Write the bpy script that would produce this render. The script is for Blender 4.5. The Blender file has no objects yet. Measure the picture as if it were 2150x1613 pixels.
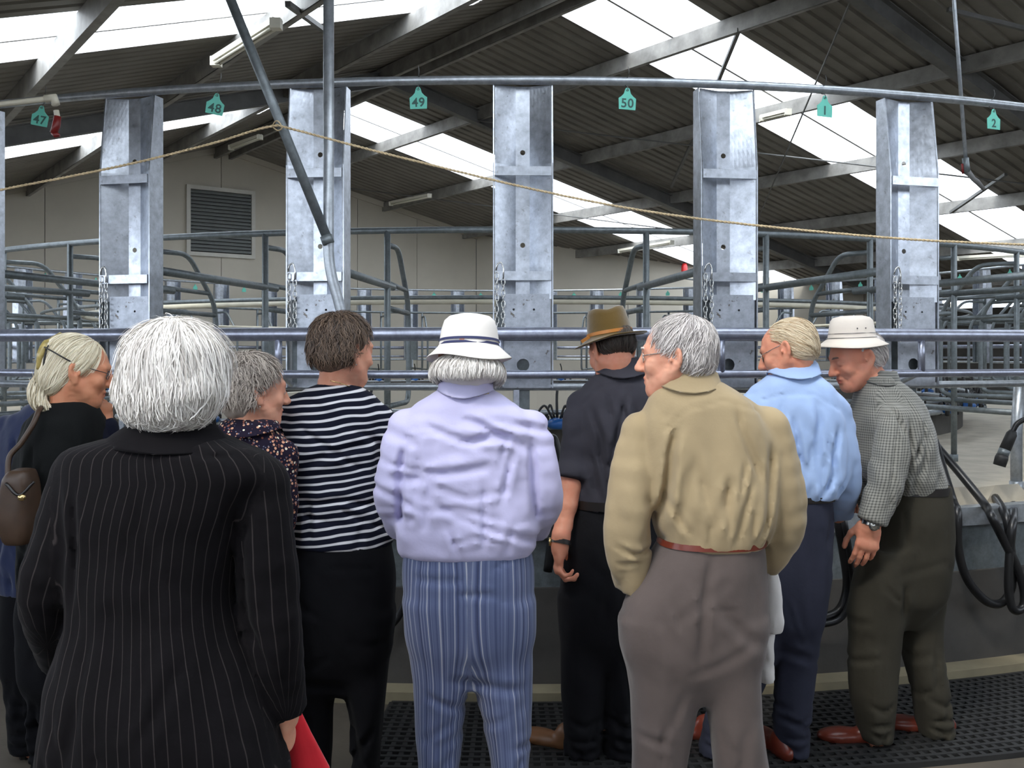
import bpy, bmesh, math, random
import numpy as np
from mathutils import Vector, Matrix

# ------------------------------------------------------------------ camera, sky, exposure
sc = bpy.context.scene
col = sc.collection
EYE, FPX, HOR, CX0 = 1.6, 2000.0, 738.0, 1075.0        # eye height, focal length in px of a 2150 px wide frame, horizon row
cam_data = bpy.data.cameras.new('camera')
cam = bpy.data.objects.new('camera', cam_data)
col.objects.link(cam)
cam.location = (0, 0, EYE)
cam.rotation_euler = (math.pi / 2, 0, 0)
cam_data.sensor_width = 36.0
cam_data.lens = 36.0 * FPX / 2150.0
cam_data.shift_y = -(806.5 - HOR) / 2150.0
cam_data.clip_start = 0.05
cam_data.clip_end = 300
sc.camera = cam

world = bpy.data.worlds.new('sky')
sc.world = world
world.use_nodes = True
wn = world.node_tree
wn.nodes.clear()
w_out = wn.nodes.new('ShaderNodeOutputWorld')
w_bg = wn.nodes.new('ShaderNodeBackground')
w_bg.inputs[0].default_value = (0.80, 0.88, 1.0, 1)      # bright, evenly hazy sky
w_bg.inputs[1].default_value = 5.0
wn.links.new(w_bg.outputs[0], w_out.inputs[0])

sun_d = bpy.data.lights.new('sun', 'SUN')
sun_d.energy = 2.0
sun_d.angle = math.radians(6)
sun_d.color = (1.0, 0.95, 0.86)
sun = bpy.data.objects.new('sun', sun_d)
col.objects.link(sun)
sun.rotation_euler = (math.radians(38), 0, math.radians(-38))

sc.view_settings.view_transform = 'Standard'
sc.view_settings.look = 'None'
sc.view_settings.gamma = 1.0
sc.view_settings.use_curve_mapping = False
sc.view_settings.exposure = 0.2
sc.cycles.use_denoising = True
sc.cycles.max_bounces = 6
sc.cycles.diffuse_bounces = 3
sc.cycles.adaptive_threshold = 0.05
sc.cycles.glossy_bounces = 2
sc.cycles.transparent_max_bounces = 8
sc.cycles.sample_clamp_indirect = 8.0

rng = random.Random(7)
nrng = np.random.default_rng(5)
PI = math.pi

# ------------------------------------------------------------------ helpers
def W(u, v, Y):
    """a point at depth Y that the photograph shows at column u, row v"""
    return np.array([(u - CX0) / FPX * Y, Y, EYE + (HOR - v) / FPX * Y])

def srgb(r, g, b):
    f = lambda c: c / 12.92 if c <= 0.04045 else ((c + 0.055) / 1.055) ** 2.4
    return (f(r / 255), f(g / 255), f(b / 255), 1)

def tag(o, label=None, cat=None, group=None, kind=None):
    if label: o['label'] = label
    if cat: o['category'] = cat
    if group: o['group'] = group
    if kind: o['kind'] = kind
    return o

def empty(name, loc=(0, 0, 0), rz=0.0, label=None, cat=None, group=None):
    o = bpy.data.objects.new(name, None)
    col.objects.link(o)
    o.location = loc
    o.rotation_euler = (0, 0, rz)
    o.empty_display_size = 0.1
    return tag(o, label, cat, group)

def dup(root, loc=None, rz=None, label=None, group=None):
    def cp(o, parent):
        c = o.copy()
        col.objects.link(c)
        c.parent = parent
        for ch in list(o.children):
            cp(ch, c)
        return c
    r = cp(root, None)
    if loc is not None: r.location = loc
    if rz is not None: r.rotation_euler = (0, 0, rz)
    if label: r['label'] = label
    if group: r['group'] = group
    return r

def mesh_from(name, verts, faces, smooth=False):
    me = bpy.data.meshes.new(name)
    me.from_pydata([tuple(map(float, v)) for v in verts], [], [tuple(int(i) for i in f) for f in faces])
    me.update()
    if smooth:
        me.polygons.foreach_set('use_smooth', [True] * len(me.polygons))
    return me

def link_mesh(name, me, mat, parent=None):
    if mat is not None:
        me.materials.clear()
        me.materials.append(mat)
    o = bpy.data.objects.new(name, me)
    col.objects.link(o)
    if parent is not None:
        o.parent = parent
    return o

class MB:
    """collects simple shapes and links them as one mesh object"""
    def __init__(s):
        s.v, s.f = [], []
    def add(s, verts, faces):
        n = len(s.v)
        s.v.extend([tuple(float(c) for c in p) for p in verts])
        s.f.extend([tuple(int(i) + n for i in f) for f in faces])
        return s
    def box(s, lo, hi):
        x0, y0, z0 = lo; x1, y1, z1 = hi
        return s.add([(x0, y0, z0), (x1, y0, z0), (x1, y1, z0), (x0, y1, z0), (x0, y0, z1), (x1, y0, z1), (x1, y1, z1), (x0, y1, z1)],
                     [(3, 2, 1, 0), (4, 5, 6, 7), (0, 1, 5, 4), (1, 2, 6, 5), (2, 3, 7, 6), (3, 0, 4, 7)])
    def hexa(s, p):      # eight corners: bottom four, top four
        return s.add(p, [(3, 2, 1, 0), (4, 5, 6, 7), (0, 1, 5, 4), (1, 2, 6, 5), (2, 3, 7, 6), (3, 0, 4, 7)])
    def beam(s, a, b, w, h, up=(0, 0, 1)):
        a, b, up = Vector(a), Vector(b), Vector(up)
        d = (b - a).normalized()
        sd = d.cross(up).normalized() * (w / 2)
        u = sd.cross(d).normalized() * (h / 2)
        return s.hexa([a - sd - u, a + sd - u, b + sd - u, b - sd - u, a - sd + u, a + sd + u, b + sd + u, b - sd + u])
    def tube(s, pts, r, n=8, closed=False, caps=True, sq=None):
        P = [Vector(p) for p in pts]
        m = len(P)
        rad = r if hasattr(r, '__len__') else [r] * m
        T = []
        for i in range(m):
            if closed:
                t = P[(i + 1) % m] - P[i - 1]
            else:
                t = P[min(i + 1, m - 1)] - P[max(i - 1, 0)]
            T.append(t.normalized())
        ref = Vector((0, 0, 1))
        if abs(T[0].dot(ref)) > 0.9: ref = Vector((1, 0, 0))
        N = (ref - T[0] * ref.dot(T[0])).normalized()
        vs = []
        for i in range(m):
            N = (N - T[i] * N.dot(T[i])).normalized()
            B = T[i].cross(N)
            for j in range(n):
                a = 2 * PI * (j + 0.5) / n
                vs.append(P[i] + (N * math.cos(a) + B * math.sin(a) * (sq or 1.0)) * rad[i])
        fs = []
        for i in range(m if closed else m - 1):
            i2 = (i + 1) % m
            for j in range(n):
                j2 = (j + 1) % n
                fs.append((i * n + j, i * n + j2, i2 * n + j2, i2 * n + j))
        if caps and not closed:
            fs.append(tuple(reversed(range(n))))
            fs.append(tuple((m - 1) * n + j for j in range(n)))
        return s.add(vs, fs)
    def lathe(s, prof, n=24, c=(0, 0, 0), cap=False, fn=None):
        vs, fs = [], []
        for (r, z) in prof:
            for j in range(n):
                a = 2 * PI * j / n
                p = (c[0] + r * math.cos(a), c[1] + r * math.sin(a), c[2] + z)
                vs.append(fn(p, a, r, z) if fn else p)
        for i in range(len(prof) - 1):
            for j in range(n):
                j2 = (j + 1) % n
                fs.append((i * n + j, i * n + j2, (i + 1) * n + j2, (i + 1) * n + j))
        if cap:
            fs.append(tuple(reversed(range(n))))
            fs.append(tuple((len(prof) - 1) * n + j for j in range(n)))
        return s.add(vs, fs)
    def ring(s, R, z, r, segs=220, n=8, a0=None, a1=None):
        if a0 is None:
            return s.tube([(C0[0] + R * math.sin(t), C0[1] - R * math.cos(t), z) for t in np.linspace(0, 2 * PI, segs, endpoint=False)], r, n, closed=True)
        return s.tube([(C0[0] + R * math.sin(t), C0[1] - R * math.cos(t), z) for t in np.linspace(a0, a1, segs)], r, n)
    def xf(s, M):
        s.v = [tuple(M @ Vector(p)) for p in s.v]
        return s
    def build(s, name, mat, parent=None, smooth=False, loc=None):
        vs = s.v
        if loc is not None:
            vs = [(p[0] - loc[0], p[1] - loc[1], p[2] - loc[2]) for p in vs]
        o = link_mesh(name, mesh_from(name, vs, s.f, smooth), mat, parent)
        if loc is not None:
            o.location = loc
        return o

def smooth_path(pts, sub=6, closed=False):
    P = [np.array(p, float) for p in pts]
    out = []
    n = len(P)
    for i in range(n if closed else n - 1):
        p0 = P[i - 1] if (closed or i > 0) else 2 * P[0] - P[1]
        p1, p2 = P[i], P[(i + 1) % n]
        p3 = P[(i + 2) % n] if (closed or i + 2 < n) else 2 * P[-1] - P[-2]
        for t in np.linspace(0, 1, sub, endpoint=False):
            out.append(0.5 * ((2 * p1) + (-p0 + p2) * t + (2 * p0 - 5 * p1 + 4 * p2 - p3) * t * t + (-p0 + 3 * p1 - 3 * p2 + p3) * t ** 3))
    if not closed: out.append(P[-1])
    return out

def fillet(pts, rad, seg=4):
    """rounds the corners of a polyline: bent tube"""
    P = [np.array(p, float) for p in pts]
    out = [P[0]]
    for i in range(1, len(P) - 1):
        a, b, c = P[i - 1], P[i], P[i + 1]
        la, lc = np.linalg.norm(a - b), np.linalg.norm(c - b)
        d = min(rad, la * 0.45, lc * 0.45)
        p, q = b + (a - b) / la * d, b + (c - b) / lc * d
        for t in np.linspace(0, 1, seg + 1):
            out.append((1 - t) ** 2 * p + 2 * t * (1 - t) * b + t * t * q)
    out.append(P[-1])
    return out

# ------------------------------------------------------------------ materials
def new_mat(name):
    m = bpy.data.materials.new(name)
    m.use_nodes = True
    nt = m.node_tree
    b = nt.nodes['Principled BSDF']
    return m, nt, b

def N(nt, typ, **kw):
    n = nt.nodes.new(typ)
    for k, v in kw.items():
        if k.startswith('i_'):
            n.inputs[int(k[2:])].default_value = v
        else:
            setattr(n, k, v)
    return n

def ramp(nt, stops, fac):
    r = nt.nodes.new('ShaderNodeValToRGB')
    e = r.color_ramp.elements
    while len(e) > len(stops): e.remove(e[-1])
    while len(e) < len(stops): e.new(0.5)
    for i, (p, c) in enumerate(stops):
        e[i].position = p
        e[i].color = c if len(c) == 4 else (*c, 1)
    nt.links.new(fac, r.inputs[0])
    return r.outputs[0]

def noise(nt, scale, detail=3, rough=0.5, vec=None, coord='Object', mapscale=None, rot=None):
    tc = nt.nodes.new('ShaderNodeTexCoord')
    src = tc.outputs[coord]
    if mapscale or rot:
        mp = nt.nodes.new('ShaderNodeMapping')
        if mapscale: mp.inputs['Scale'].default_value = mapscale
        if rot: mp.inputs['Rotation'].default_value = rot
        nt.links.new(src, mp.inputs[0])
        src = mp.outputs[0]
    n = nt.nodes.new('ShaderNodeTexNoise')
    n.inputs['Scale'].default_value = scale
    n.inputs['Detail'].default_value = detail
    n.inputs['Roughness'].default_value = rough
    nt.links.new(src, n.inputs['Vector'])
    return n.outputs['Fac']

def bump(nt, b, h, strength=0.3, dist=0.005):
    bp = nt.nodes.new('ShaderNodeBump')
    bp.inputs['Strength'].default_value = strength
    bp.inputs['Distance'].default_value = dist
    nt.links.new(h, bp.inputs['Height'])
    nt.links.new(bp.outputs[0], b.inputs['Normal'])

def simple(name, c, rough=0.6, metal=0.0, var=0.12, scale=8.0, bmp=0.0, bscale=60.0, spec=None, coord='Object'):
    m, nt, b = new_mat(name)
    f = noise(nt, scale, 4, 0.6, coord=coord)
    lo = tuple(x * (1 - var) for x in c[:3])
    hi = tuple(min(1, x * (1 + var)) for x in c[:3])
    nt.links.new(ramp(nt, [(0.3, lo), (0.7, hi)], f), b.inputs['Base Color'])
    b.inputs['Roughness'].default_value = rough
    b.inputs['Metallic'].default_value = metal
    if spec is not None: b.inputs['Specular IOR Level'].default_value = spec
    if bmp:
        bump(nt, b, noise(nt, bscale, 2, 0.5), bmp, 0.004)
    return m

def galv(name, c, rough=0.42, metal=0.75, spots=0.0):
    m, nt, b = new_mat(name)
    f = noise(nt, 22, 5, 0.7, coord='Object')
    lo = tuple(x * 0.72 for x in c[:3]); hi = tuple(min(1, x * 1.22) for x in c[:3])
    base = ramp(nt, [(0.3, lo), (0.72, hi)], f)
    if spots:
        f2 = noise(nt, 30, 3, 0.6)
        msk = ramp(nt, [(0.64, (0, 0, 0)), (0.70, (1, 1, 1))], f2)
        mx = nt.nodes.new('ShaderNodeMixRGB')
        mx.inputs[2].default_value = srgb(88, 76, 55)
        sc_ = nt.nodes.new('ShaderNodeMath'); sc_.operation = 'MULTIPLY'; sc_.inputs[1].default_value = spots
        nt.links.new(msk, sc_.inputs[0])
        nt.links.new(sc_.outputs[0], mx.inputs[0])
        nt.links.new(base, mx.inputs[1])
        base = mx.outputs[0]
    nt.links.new(base, b.inputs['Base Color'])
    b.inputs['Metallic'].default_value = metal
    rr = noise(nt, 40, 3)
    mr = nt.nodes.new('ShaderNodeMapRange')
    mr.inputs[3].default_value = rough - 0.08
    mr.inputs[4].default_value = rough + 0.12
    nt.links.new(rr, mr.inputs[0])
    nt.links.new(mr.outputs[0], b.inputs['Roughness'])
    return m

M = {}
M['galv'] = galv('galvanised_sheet', (0.50, 0.53, 0.58), 0.31, 0.9, 0.3)
M['galv_stained'] = galv('stained_galvanised_sheet', (0.44, 0.47, 0.52), 0.42, 0.75, 0.8)
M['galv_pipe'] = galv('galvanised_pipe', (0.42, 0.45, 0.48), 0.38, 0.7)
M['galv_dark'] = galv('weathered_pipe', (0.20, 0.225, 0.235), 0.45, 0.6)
M['rail_blue'] = galv('blue_grey_rail', (0.36, 0.38, 0.46), 0.33, 0.75)
M['steel_frame'] = simple('roof_frame_steel', (0.16, 0.16, 0.155), 0.6, 0.2, 0.25, 3)
M['purlin'] = simple('purlin_galvanised', (0.30, 0.29, 0.27), 0.55, 0.3, 0.3, 4)
M['roof'] = simple('roof_sheet_underside', (0.22, 0.205, 0.18), 0.6, 0.15, 0.15, 2.0)
M['wall'] = simple('cream_panel', srgb(200, 193, 178), 0.75, 0, 0.05, 1.2)
M['white_paint'] = simple('white_paint', srgb(205, 202, 192), 0.5, 0, 0.06, 6)
M['pvc'] = simple('cream_pipe', srgb(214, 208, 188), 0.4, 0, 0.08, 10)
M['louvre'] = simple('louvre_grey', srgb(128, 132, 130), 0.6, 0.1, 0.1, 6)
M['concrete'] = simple('deck_concrete', srgb(176, 168, 152), 0.8, 0, 0.16, 5, 0.3, 40)
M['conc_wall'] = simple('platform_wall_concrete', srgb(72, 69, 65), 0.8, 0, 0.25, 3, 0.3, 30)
M['floor'] = simple('floor_concrete', srgb(84, 76, 65), 0.75, 0, 0.28, 2.5, 0.3, 30)
M['kerb'] = simple('kerb_concrete', srgb(134, 124, 100), 0.8, 0, 0.2, 4)
M['rubber'] = simple('black_rubber', (0.018, 0.018, 0.018), 0.55, 0, 0.3, 10)
M['hose'] = simple('black_hose', (0.012, 0.012, 0.013), 0.35, 0, 0.2, 10)
M['blue_plastic'] = simple('blue_plastic', srgb(30, 90, 160), 0.35, 0, 0.1, 10)
M['teal'] = simple('teal_tag', srgb(104, 196, 176), 0.5, 0, 0.06, 10)
M['tag_ink'] = simple('tag_ink', srgb(60, 92, 86), 0.7, 0, 0.05, 10)
M['wire'] = simple('wire', (0.12, 0.12, 0.12), 0.4, 0.8, 0.1, 10)
M['rope'] = simple('rope', srgb(206, 184, 146), 0.8, 0, 0.2, 60)
M['red'] = simple('red_plastic', srgb(190, 40, 40), 0.35, 0, 0.1, 10)
M['red_dark'] = simple('red_handle', srgb(120, 30, 28), 0.4, 0, 0.1, 10)
M['chrome'] = galv('bright_hook', (0.75, 0.74, 0.70), 0.25, 0.95)
M['dark_hole'] = simple('dark_fitting', (0.02, 0.02, 0.02), 0.7, 0, 0.1, 10)
M['tube_white'] = simple('light_fitting', srgb(226, 222, 206), 0.4, 0, 0.04, 10)
M['grass'] = simple('yard', srgb(150, 148, 140), 0.9, 0, 0.2, 0.6)

def skylight_mat():
    m = bpy.data.materials.new('translucent_sheet')
    m.use_nodes = True
    nt = m.node_tree
    nt.nodes.clear()
    out = nt.nodes.new('ShaderNodeOutputMaterial')
    tl = nt.nodes.new('ShaderNodeBsdfTranslucent')
    tr = nt.nodes.new('ShaderNodeBsdfTransparent')
    tl.inputs[0].default_value = (0.85, 0.85, 0.82, 1)
    tr.inputs[0].default_value = (0.93, 0.93, 0.92, 1)
    mx = nt.nodes.new('ShaderNodeMixShader')
    mx.inputs[0].default_value = 0.35
    nt.links.new(tr.outputs[0], mx.inputs[1])
    nt.links.new(tl.outputs[0], mx.inputs[2])
    nt.links.new(mx.outputs[0], out.inputs[0])
    return m
M['skylight'] = skylight_mat()

# ------------------------------------------------------------------ the shed: floor, walls, roof
C0 = (-0.06, 12.54)                       # centre of the rotary platform
APEX = np.array([-6.12, 20.06]); ZR = 5.91
EV = np.array([0.798, 0.602]); DV = np.array([0.602, -0.798])   # across the roof, along the ridge
TL, TR = 0.32, 0.21
SL, SR, VMAX = -10.2, 14.6, 27.0
def roofz(s): return ZR - (TR * s if s > 0 else -TL * s)
def RP(s, v, dz=0.0):
    p = APEX + EV * s + DV * v
    return (p[0], p[1], roofz(s) + dz)

mb = MB().box((-30, -25, -0.3), (30, 40, 0.0))
fl = tag(mb.build('floor', M['floor']), kind='structure', label='worn concrete floor of the milking shed', cat='floor')

def corrugated(s0, s1, v0, v1, pitch=0.20, h=0.028):
    """one sheet of trapezoid roofing whose ribs run down the slope"""
    prof = []
    n = max(1, int(round((v1 - v0) / pitch)))
    p = (v1 - v0) / n
    for i in range(n):
        b = v0 + i * p
        prof += [(b, 0), (b + p * 0.62, 0), (b + p * 0.72, h), (b + p * 0.9, h)]
    prof.append((v1, 0))
    m = MB()
    vs = [RP(s0, v, z) for v, z in prof] + [RP(s1, v, z) for v, z in prof]
    k = len(prof)
    m.add(vs, [(i, i + 1, k + i + 1, k + i) for i in range(k - 1)])
    return m

roof = empty('ceiling', (0, 0, 0))
tag(roof, 'dark ribbed metal roof with white translucent sheets', 'roof', kind='structure')
skyR = [(3.72, 5.42), (10.55, 12.1), (17.4, 19.0), (24.2, 25.8)]
skyL = [(4.25, 5.75), (10.6, 12.05), (17.4, 19.0), (24.2, 25.8)]
for side, sky, sa, sb in (('r', skyR, 0.0, SR), ('l', skyL, SL, 0.0)):
    v = -0.02
    for a, b in sky + [(VMAX, VMAX)]:
        for q in np.linspace(v, a, max(1, int(round((a - v) / 2.3))) + 1)[:-1]:
            w = (a - v) / max(1, int(round((a - v) / 2.3)))
            corrugated(sa, sb, q, q + w).build('roof_sheet', M['roof'], roof)
        if b > a:
            mid = (a + b) / 2
            sa2, sb2 = (0.22, sb) if side == 'r' else (sa, -0.9)
            for p, q in ((a, mid - 0.015), (mid + 0.015, b)):
                corrugated(sa2, sb2, p, q).build('translucent_sheet', M['skylight'], roof)
            if side == 'r': corrugated(0.0, 0.22, a, b).build('roof_sheet', M['roof'], roof)
            else: corrugated(-0.9, 0.0, a, b).build('roof_sheet', M['roof'], roof)
            m = MB().beam(RP(sa2, mid, 0.01), RP(sb2, mid, 0.01), 0.035, 0.02)
            m.build('sheet_lap', M['purlin'], roof)
        v = b
# ridge cap
MB().add([RP(-0.25, -0.02, 0.05), RP(0, -0.02, 0.06), RP(0.25, -0.02, 0.05), RP(-0.25, VMAX, 0.05), RP(0, VMAX, 0.06), RP(0.25, VMAX, 0.05)],
         [(0, 1, 4, 3), (1, 2, 5, 4)]).build('ridge_cap', M['roof'], roof)
frame = empty('trim_1', (0, 0, 0))
tag(frame, 'steel rafters and purlins carrying the shed roof', 'roof frame', kind='structure')
for s in (-0.16, 0.16, 1.65, 3.85, 6.12, 8.4, 10.65, 12.9, -1.75, -3.72, -5.5, -7.5, -9.6):
    m = MB()
    up = (0, 0, 1)
    a, b = Vector(RP(s, 0, -0.115)), Vector(RP(s, VMAX, -0.115))
    m.beam(a, b, 0.012, 0.2)
    off = Vector((EV[0], EV[1], 0)) * 0.03
    m.beam(a + off + Vector((0, 0, 0.094)), b + off + Vector((0, 0, 0.094)), 0.07, 0.012)
    m.beam(a + off - Vector((0, 0, 0.094)), b + off - Vector((0, 0, 0.094)), 0.07, 0.012)
    m.build('purlin', M['purlin'], frame)
for v in (7.05, 13.9, 20.8, 26.8):
    for sa, sb in ((0.0, SR), (0.0, SL)):
        m = MB()
        vb = v + (.09 * abs(sb) if sb < 0 and v < 8 else 0.0)
        for dz, w, h in ((-0.17, 0.012, 0.22), (-0.065, 0.13, 0.012), (-0.28, 0.13, 0.012)):
            m.beam(RP(sa, v, dz), RP(sb * 0.999, vb, dz), w, h)
        m.build('rafter', M['steel_frame'], frame)
    if 5 < v:
        for s in (-9.9, 14.2):
            p = RP(s, v)
            MB().box((p[0] - 0.08, p[1] - 0.08, 0), (p[0] + 0.08, p[1] + 0.08, p[2] - 0.4)).build('rafter_post', M['steel_frame'], frame)
# rod bracing and fly braces
for (s0, v0, s1, v1) in ((1.65, 7.1, 8.4, 13.9), (8.4, 7.1, 1.65, 13.9), (1.65, 0.2, 8.4, 7.0)):
    MB().tube([RP(s0, v0, -0.24), RP(s1, v1, -0.24)], 0.012, 6).build('brace_rod', M['steel_frame'], frame)
def under_roof(u, v, drop=0.2):
    """where the sight line of a pixel meets the plane just under the roof"""
    for Yq in np.arange(5.0, 34.0, .04):
        p = W(u, v, Yq)
        if p[2] > roofz(float((p[:2] - APEX) @ EV)) - drop: return p
    return W(u, v, 20.0)
for (u0_, v0_, u1_, v1_) in ((1552, 62, 1508, 170), (2112, 366, 1996, 446), (1462, 278, 1410, 392), (604, 8, 692, 72), (1990, 20, 2150, 60)):
    MB().beam(under_roof(u0_, v0_), under_roof(u1_, v1_), 0.045, 0.045).build('fly_brace', M['steel_frame'], frame)

# back walls: the gable end and the wall that turns towards the right
CORNER = np.array([-0.9, 24.0])
def wall_quad(m, p, q, ztop_p, ztop_q, th, z0=0.0):
    d = (q - p) / np.linalg.norm(q - p)
    n = np.array([-d[1], d[0]]) * th
    if n[1] < 0: n = -n
    m.hexa([(p[0], p[1], z0), (q[0], q[1], z0), (q[0] + n[0], q[1] + n[1], z0), (p[0] + n[0], p[1] + n[1], z0),
            (p[0], p[1], ztop_p), (q[0], q[1], ztop_q), (q[0] + n[0], q[1] + n[1], ztop_q), (p[0] + n[0], p[1] + n[1], ztop_p)])
def zat(p): return roofz(float((np.array(p) - APEX) @ EV)) + 0.02
wl = empty('wall_back', (0, 0, 0)); tag(wl, 'cream panelled gable wall with a louvre at the back', 'wall', kind='structure')
u0 = (CORNER - APEX) @ EV
brk = [SL, -8.2, -6.6, -5.0, -3.4, -1.6, 0.0, 1.6, 3.2, 4.8, float(u0)]
for a, b in zip(brk[:-1], brk[1:]):
    g = 0.006
    m = MB(); wall_quad(m, APEX + EV * (a + g), APEX + EV * (b - g), roofz(a), roofz(b), 0.10)
    m.build('panel', M['wall'], wl)
for a in brk:
    m = MB(); wall_quad(m, APEX + EV * (a - 0.05) + DV * -0.05, APEX + EV * (a + 0.05) + DV * -0.05, roofz(a) - 0.01, roofz(a) - 0.01, 0.06)
    m.build('joint_strip', M['louvre'], wl)
# barge flashing under the gable roof
for sa, sb in ((0.0, float(u0)), (0.0, SL)):
    MB().beam(RP(sa, 0.05, -0.06), RP(sb, 0.05, -0.06), 0.05, 0.12).build('flashing', M['wall'], wl)
wr = empty('wall_right', (0, 0, 0)); tag(wr, 'pale cream panelled wall right of the back corner', 'wall', kind='structure')
RD = np.array([4.24, 23.55]) - CORNER; RD = RD / np.linalg.norm(RD)
brk = [0.0, 1.9, 3.8, 5.7, 7.6, 9.5, 11.4, 13.3, 15.0]
for a, b in zip(brk[:-1], brk[1:]):
    p, q = CORNER + RD * (a + 0.006), CORNER + RD * (b - 0.006)
    m = MB(); wall_quad(m, p, q, zat(p), zat(q), 0.1)
    m.build('panel', M['wall'], wr)
    q2 = CORNER + RD * b + np.array([0, 0.05])
    m = MB(); wall_quad(m, q2 - RD * 0.05, q2 + RD * 0.05, zat(q) - 0.02, zat(q) - 0.02, 0.06)
    m.build('joint_strip', M['louvre'], wr)

# louvre in the gable wall
lv = empty('window_1', (0, 0, 0)); tag(lv, 'grey louvred vent in a white frame on the gable wall', 'louvre', kind='structure')
def gpt(u, v):      # pixel to a point on the gable wall face
    t = (u - CX0) / FPX
    n = np.array([-EV[1], EV[0]])
    Y = (APEX @ n) / (t * n[0] + n[1])
    return np.array([t * Y, Y, EYE + (HOR - v) / FPX * Y])
a0, a1 = gpt(394, 392), gpt(530, 398)
b0 = gpt(394, 532)
s0 = (a0[:2] - APEX) @ EV; s1 = (a1[:2] - APEX) @ EV
zt, zb = a0[2], b0[2]
def GP(s, off, z):
    p = APEX + EV * s + DV * off
    return (p[0], p[1], z)
for (p, q) in (((s0, zt), (s1, zt)), ((s0, zb), (s1, zb)), ((s0, zb - 0.04), (s0, zt + 0.04)), ((s1, zb - 0.04), (s1, zt + 0.04))):
    MB().beam(GP(p[0], 0.03, p[1]), GP(q[0], 0.03, q[1]), 0.08, 0.08, up=(DV[0], DV[1], 0.001)).build('window_frame', M['white_paint'], lv)
nsl = 17
for i in range(nsl):
    z = zb + 0.05 + (zt - zb - 0.1) * (i + 0.5) / nsl
    zs = [(0.016, 0.040), (0.040, 0.018), (0.060, -0.012), (0.060, -0.022), (0.030, -0.026)]
    m = MB()
    m.add([GP(s0 + .03, o_, z + q) for o_, q in zs] + [GP(s1 - .03, o_, z + q) for o_, q in zs], [(i, i + 1, i + 6, i + 5) for i in range(4)])
    m.build('slat', M['louvre'], lv)
MB().hexa([GP(s0, 0.002, zb), GP(s1, 0.002, zb), GP(s1, 0.01, zb), GP(s0, 0.01, zb), GP(s0, 0.002, zt), GP(s1, 0.002, zt), GP(s1, 0.01, zt), GP(s0, 0.01, zt)]).build('backing', M['dark_hole'], lv)

# a dark equipment bay far right under the low eave
tag(MB().tube(fillet([tuple(W(1641, 612, 22.9)), tuple(W(1641, 730, 22.9))], 0.1), 0.06, 8).build('downpipe', M['steel_frame']), 'dark steel upright against the back wall on the right', 'post')

# low walls; left and front ones added out of view to cut low daylight
def low_wall(name, p, q, h0, h1, label):
    m = MB(); wall_quad(m, np.array(p), np.array(q), h1, h1, 0.15, h0)
    return tag(m.build(name, M['conc_wall']), label, 'wall', kind='structure')
p_, q_ = APEX + EV * SL, APEX + EV * SL + DV * VMAX
low_wall('wall_left_added', p_, q_, 0.0, 1.8, 'added unseen concrete wall on the left, gap under the eave sized for daylight')
p_, q_ = APEX + EV * SL + DV * VMAX, APEX + EV * SR + DV * VMAX
low_wall('wall_front_added', p_, q_, 0.0, 3.6, 'added unseen wall behind the camera that holds back low daylight, open above')
p_, q_ = APEX + EV * SR + DV * 2.0, APEX + EV * SR + DV * VMAX
low_wall('wall_side', p_, q_, 0.0, 2.6, 'cream side wall under the low right eave')

# ------------------------------------------------------------------ the rotary platform
R0, DECK = 8.0, 0.81
TH0, DTH = math.radians(0.81), math.radians(7.2)
def ang(k): return TH0 + DTH * k
def CP(R, t, z=0.0): return (C0[0] + R * math.sin(t), C0[1] - R * math.cos(t), z)
def in_view(R, t, lim=0.66):
    x, y, _ = CP(R, t)
    return y > 0.5 and abs(x / y) < lim

def annulus(r0, r1, z0, z1, n=180, a0=0.0, a1=2 * PI):
    m = MB()
    full = abs(a1 - a0 - 2 * PI) < 1e-6
    ts = np.linspace(a0, a1, n, endpoint=not full)
    vs = []
    for t in ts:
        vs += [CP(r0, t, z0), CP(r1, t, z0), CP(r1, t, z1), CP(r0, t, z1)]
    k = len(ts)
    fs = []
    for i in range(k if full else k - 1):
        j = (i + 1) % k
        for a in range(4):
            b = (a + 1) % 4
            fs.append((i * 4 + a, j * 4 + a, j * 4 + b, i * 4 + b))
    if not full:
        fs += [(0, 1, 2, 3), ((k - 1) * 4 + 3, (k - 1) * 4 + 2, (k - 1) * 4 + 1, (k - 1) * 4)]
    return m.add(vs, fs)

plat = empty('rotary_platform', (C0[0], C0[1], 0), 0, 'round concrete rotary milking platform with steel edge', 'platform')
PL = (C0[0], C0[1], 0)
def pbuild(m, name, mat, smooth=False):
    return MB().add([(p[0] - PL[0], p[1] - PL[1], p[2]) for p in m.v], m.f).build(name, mat, plat, smooth)
pbuild(annulus(5.3, 8.08, 0.70, DECK), 'deck', M['concrete'])
pbuild(annulus(5.3, 5.42, DECK, DECK + 0.24), 'inner_kerb', M['conc_wall'])
pbuild(annulus(8.08, 8.15, 0.735, DECK + 0.015), 'edge_channel', M['galv_pipe'])
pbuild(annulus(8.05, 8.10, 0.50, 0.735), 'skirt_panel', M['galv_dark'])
pbuild(annulus(5.3, 8.05, 0.50, 0.70), 'underframe', M['dark_hole'])
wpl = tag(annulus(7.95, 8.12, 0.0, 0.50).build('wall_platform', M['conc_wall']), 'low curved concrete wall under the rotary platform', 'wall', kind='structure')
tag(annulus(8.12, 8.24, 0.0, 0.055).build('trim_2', M['kerb']), 'pale concrete kerb at the foot of the curved wall', 'kerb', kind='structure')
tag(annulus(3.4, 3.6, 0.0, 1.0, 90).build('wall_hub', M['wall']), 'low cream hub wall in the middle of the platform', 'wall', kind='structure')
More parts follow.
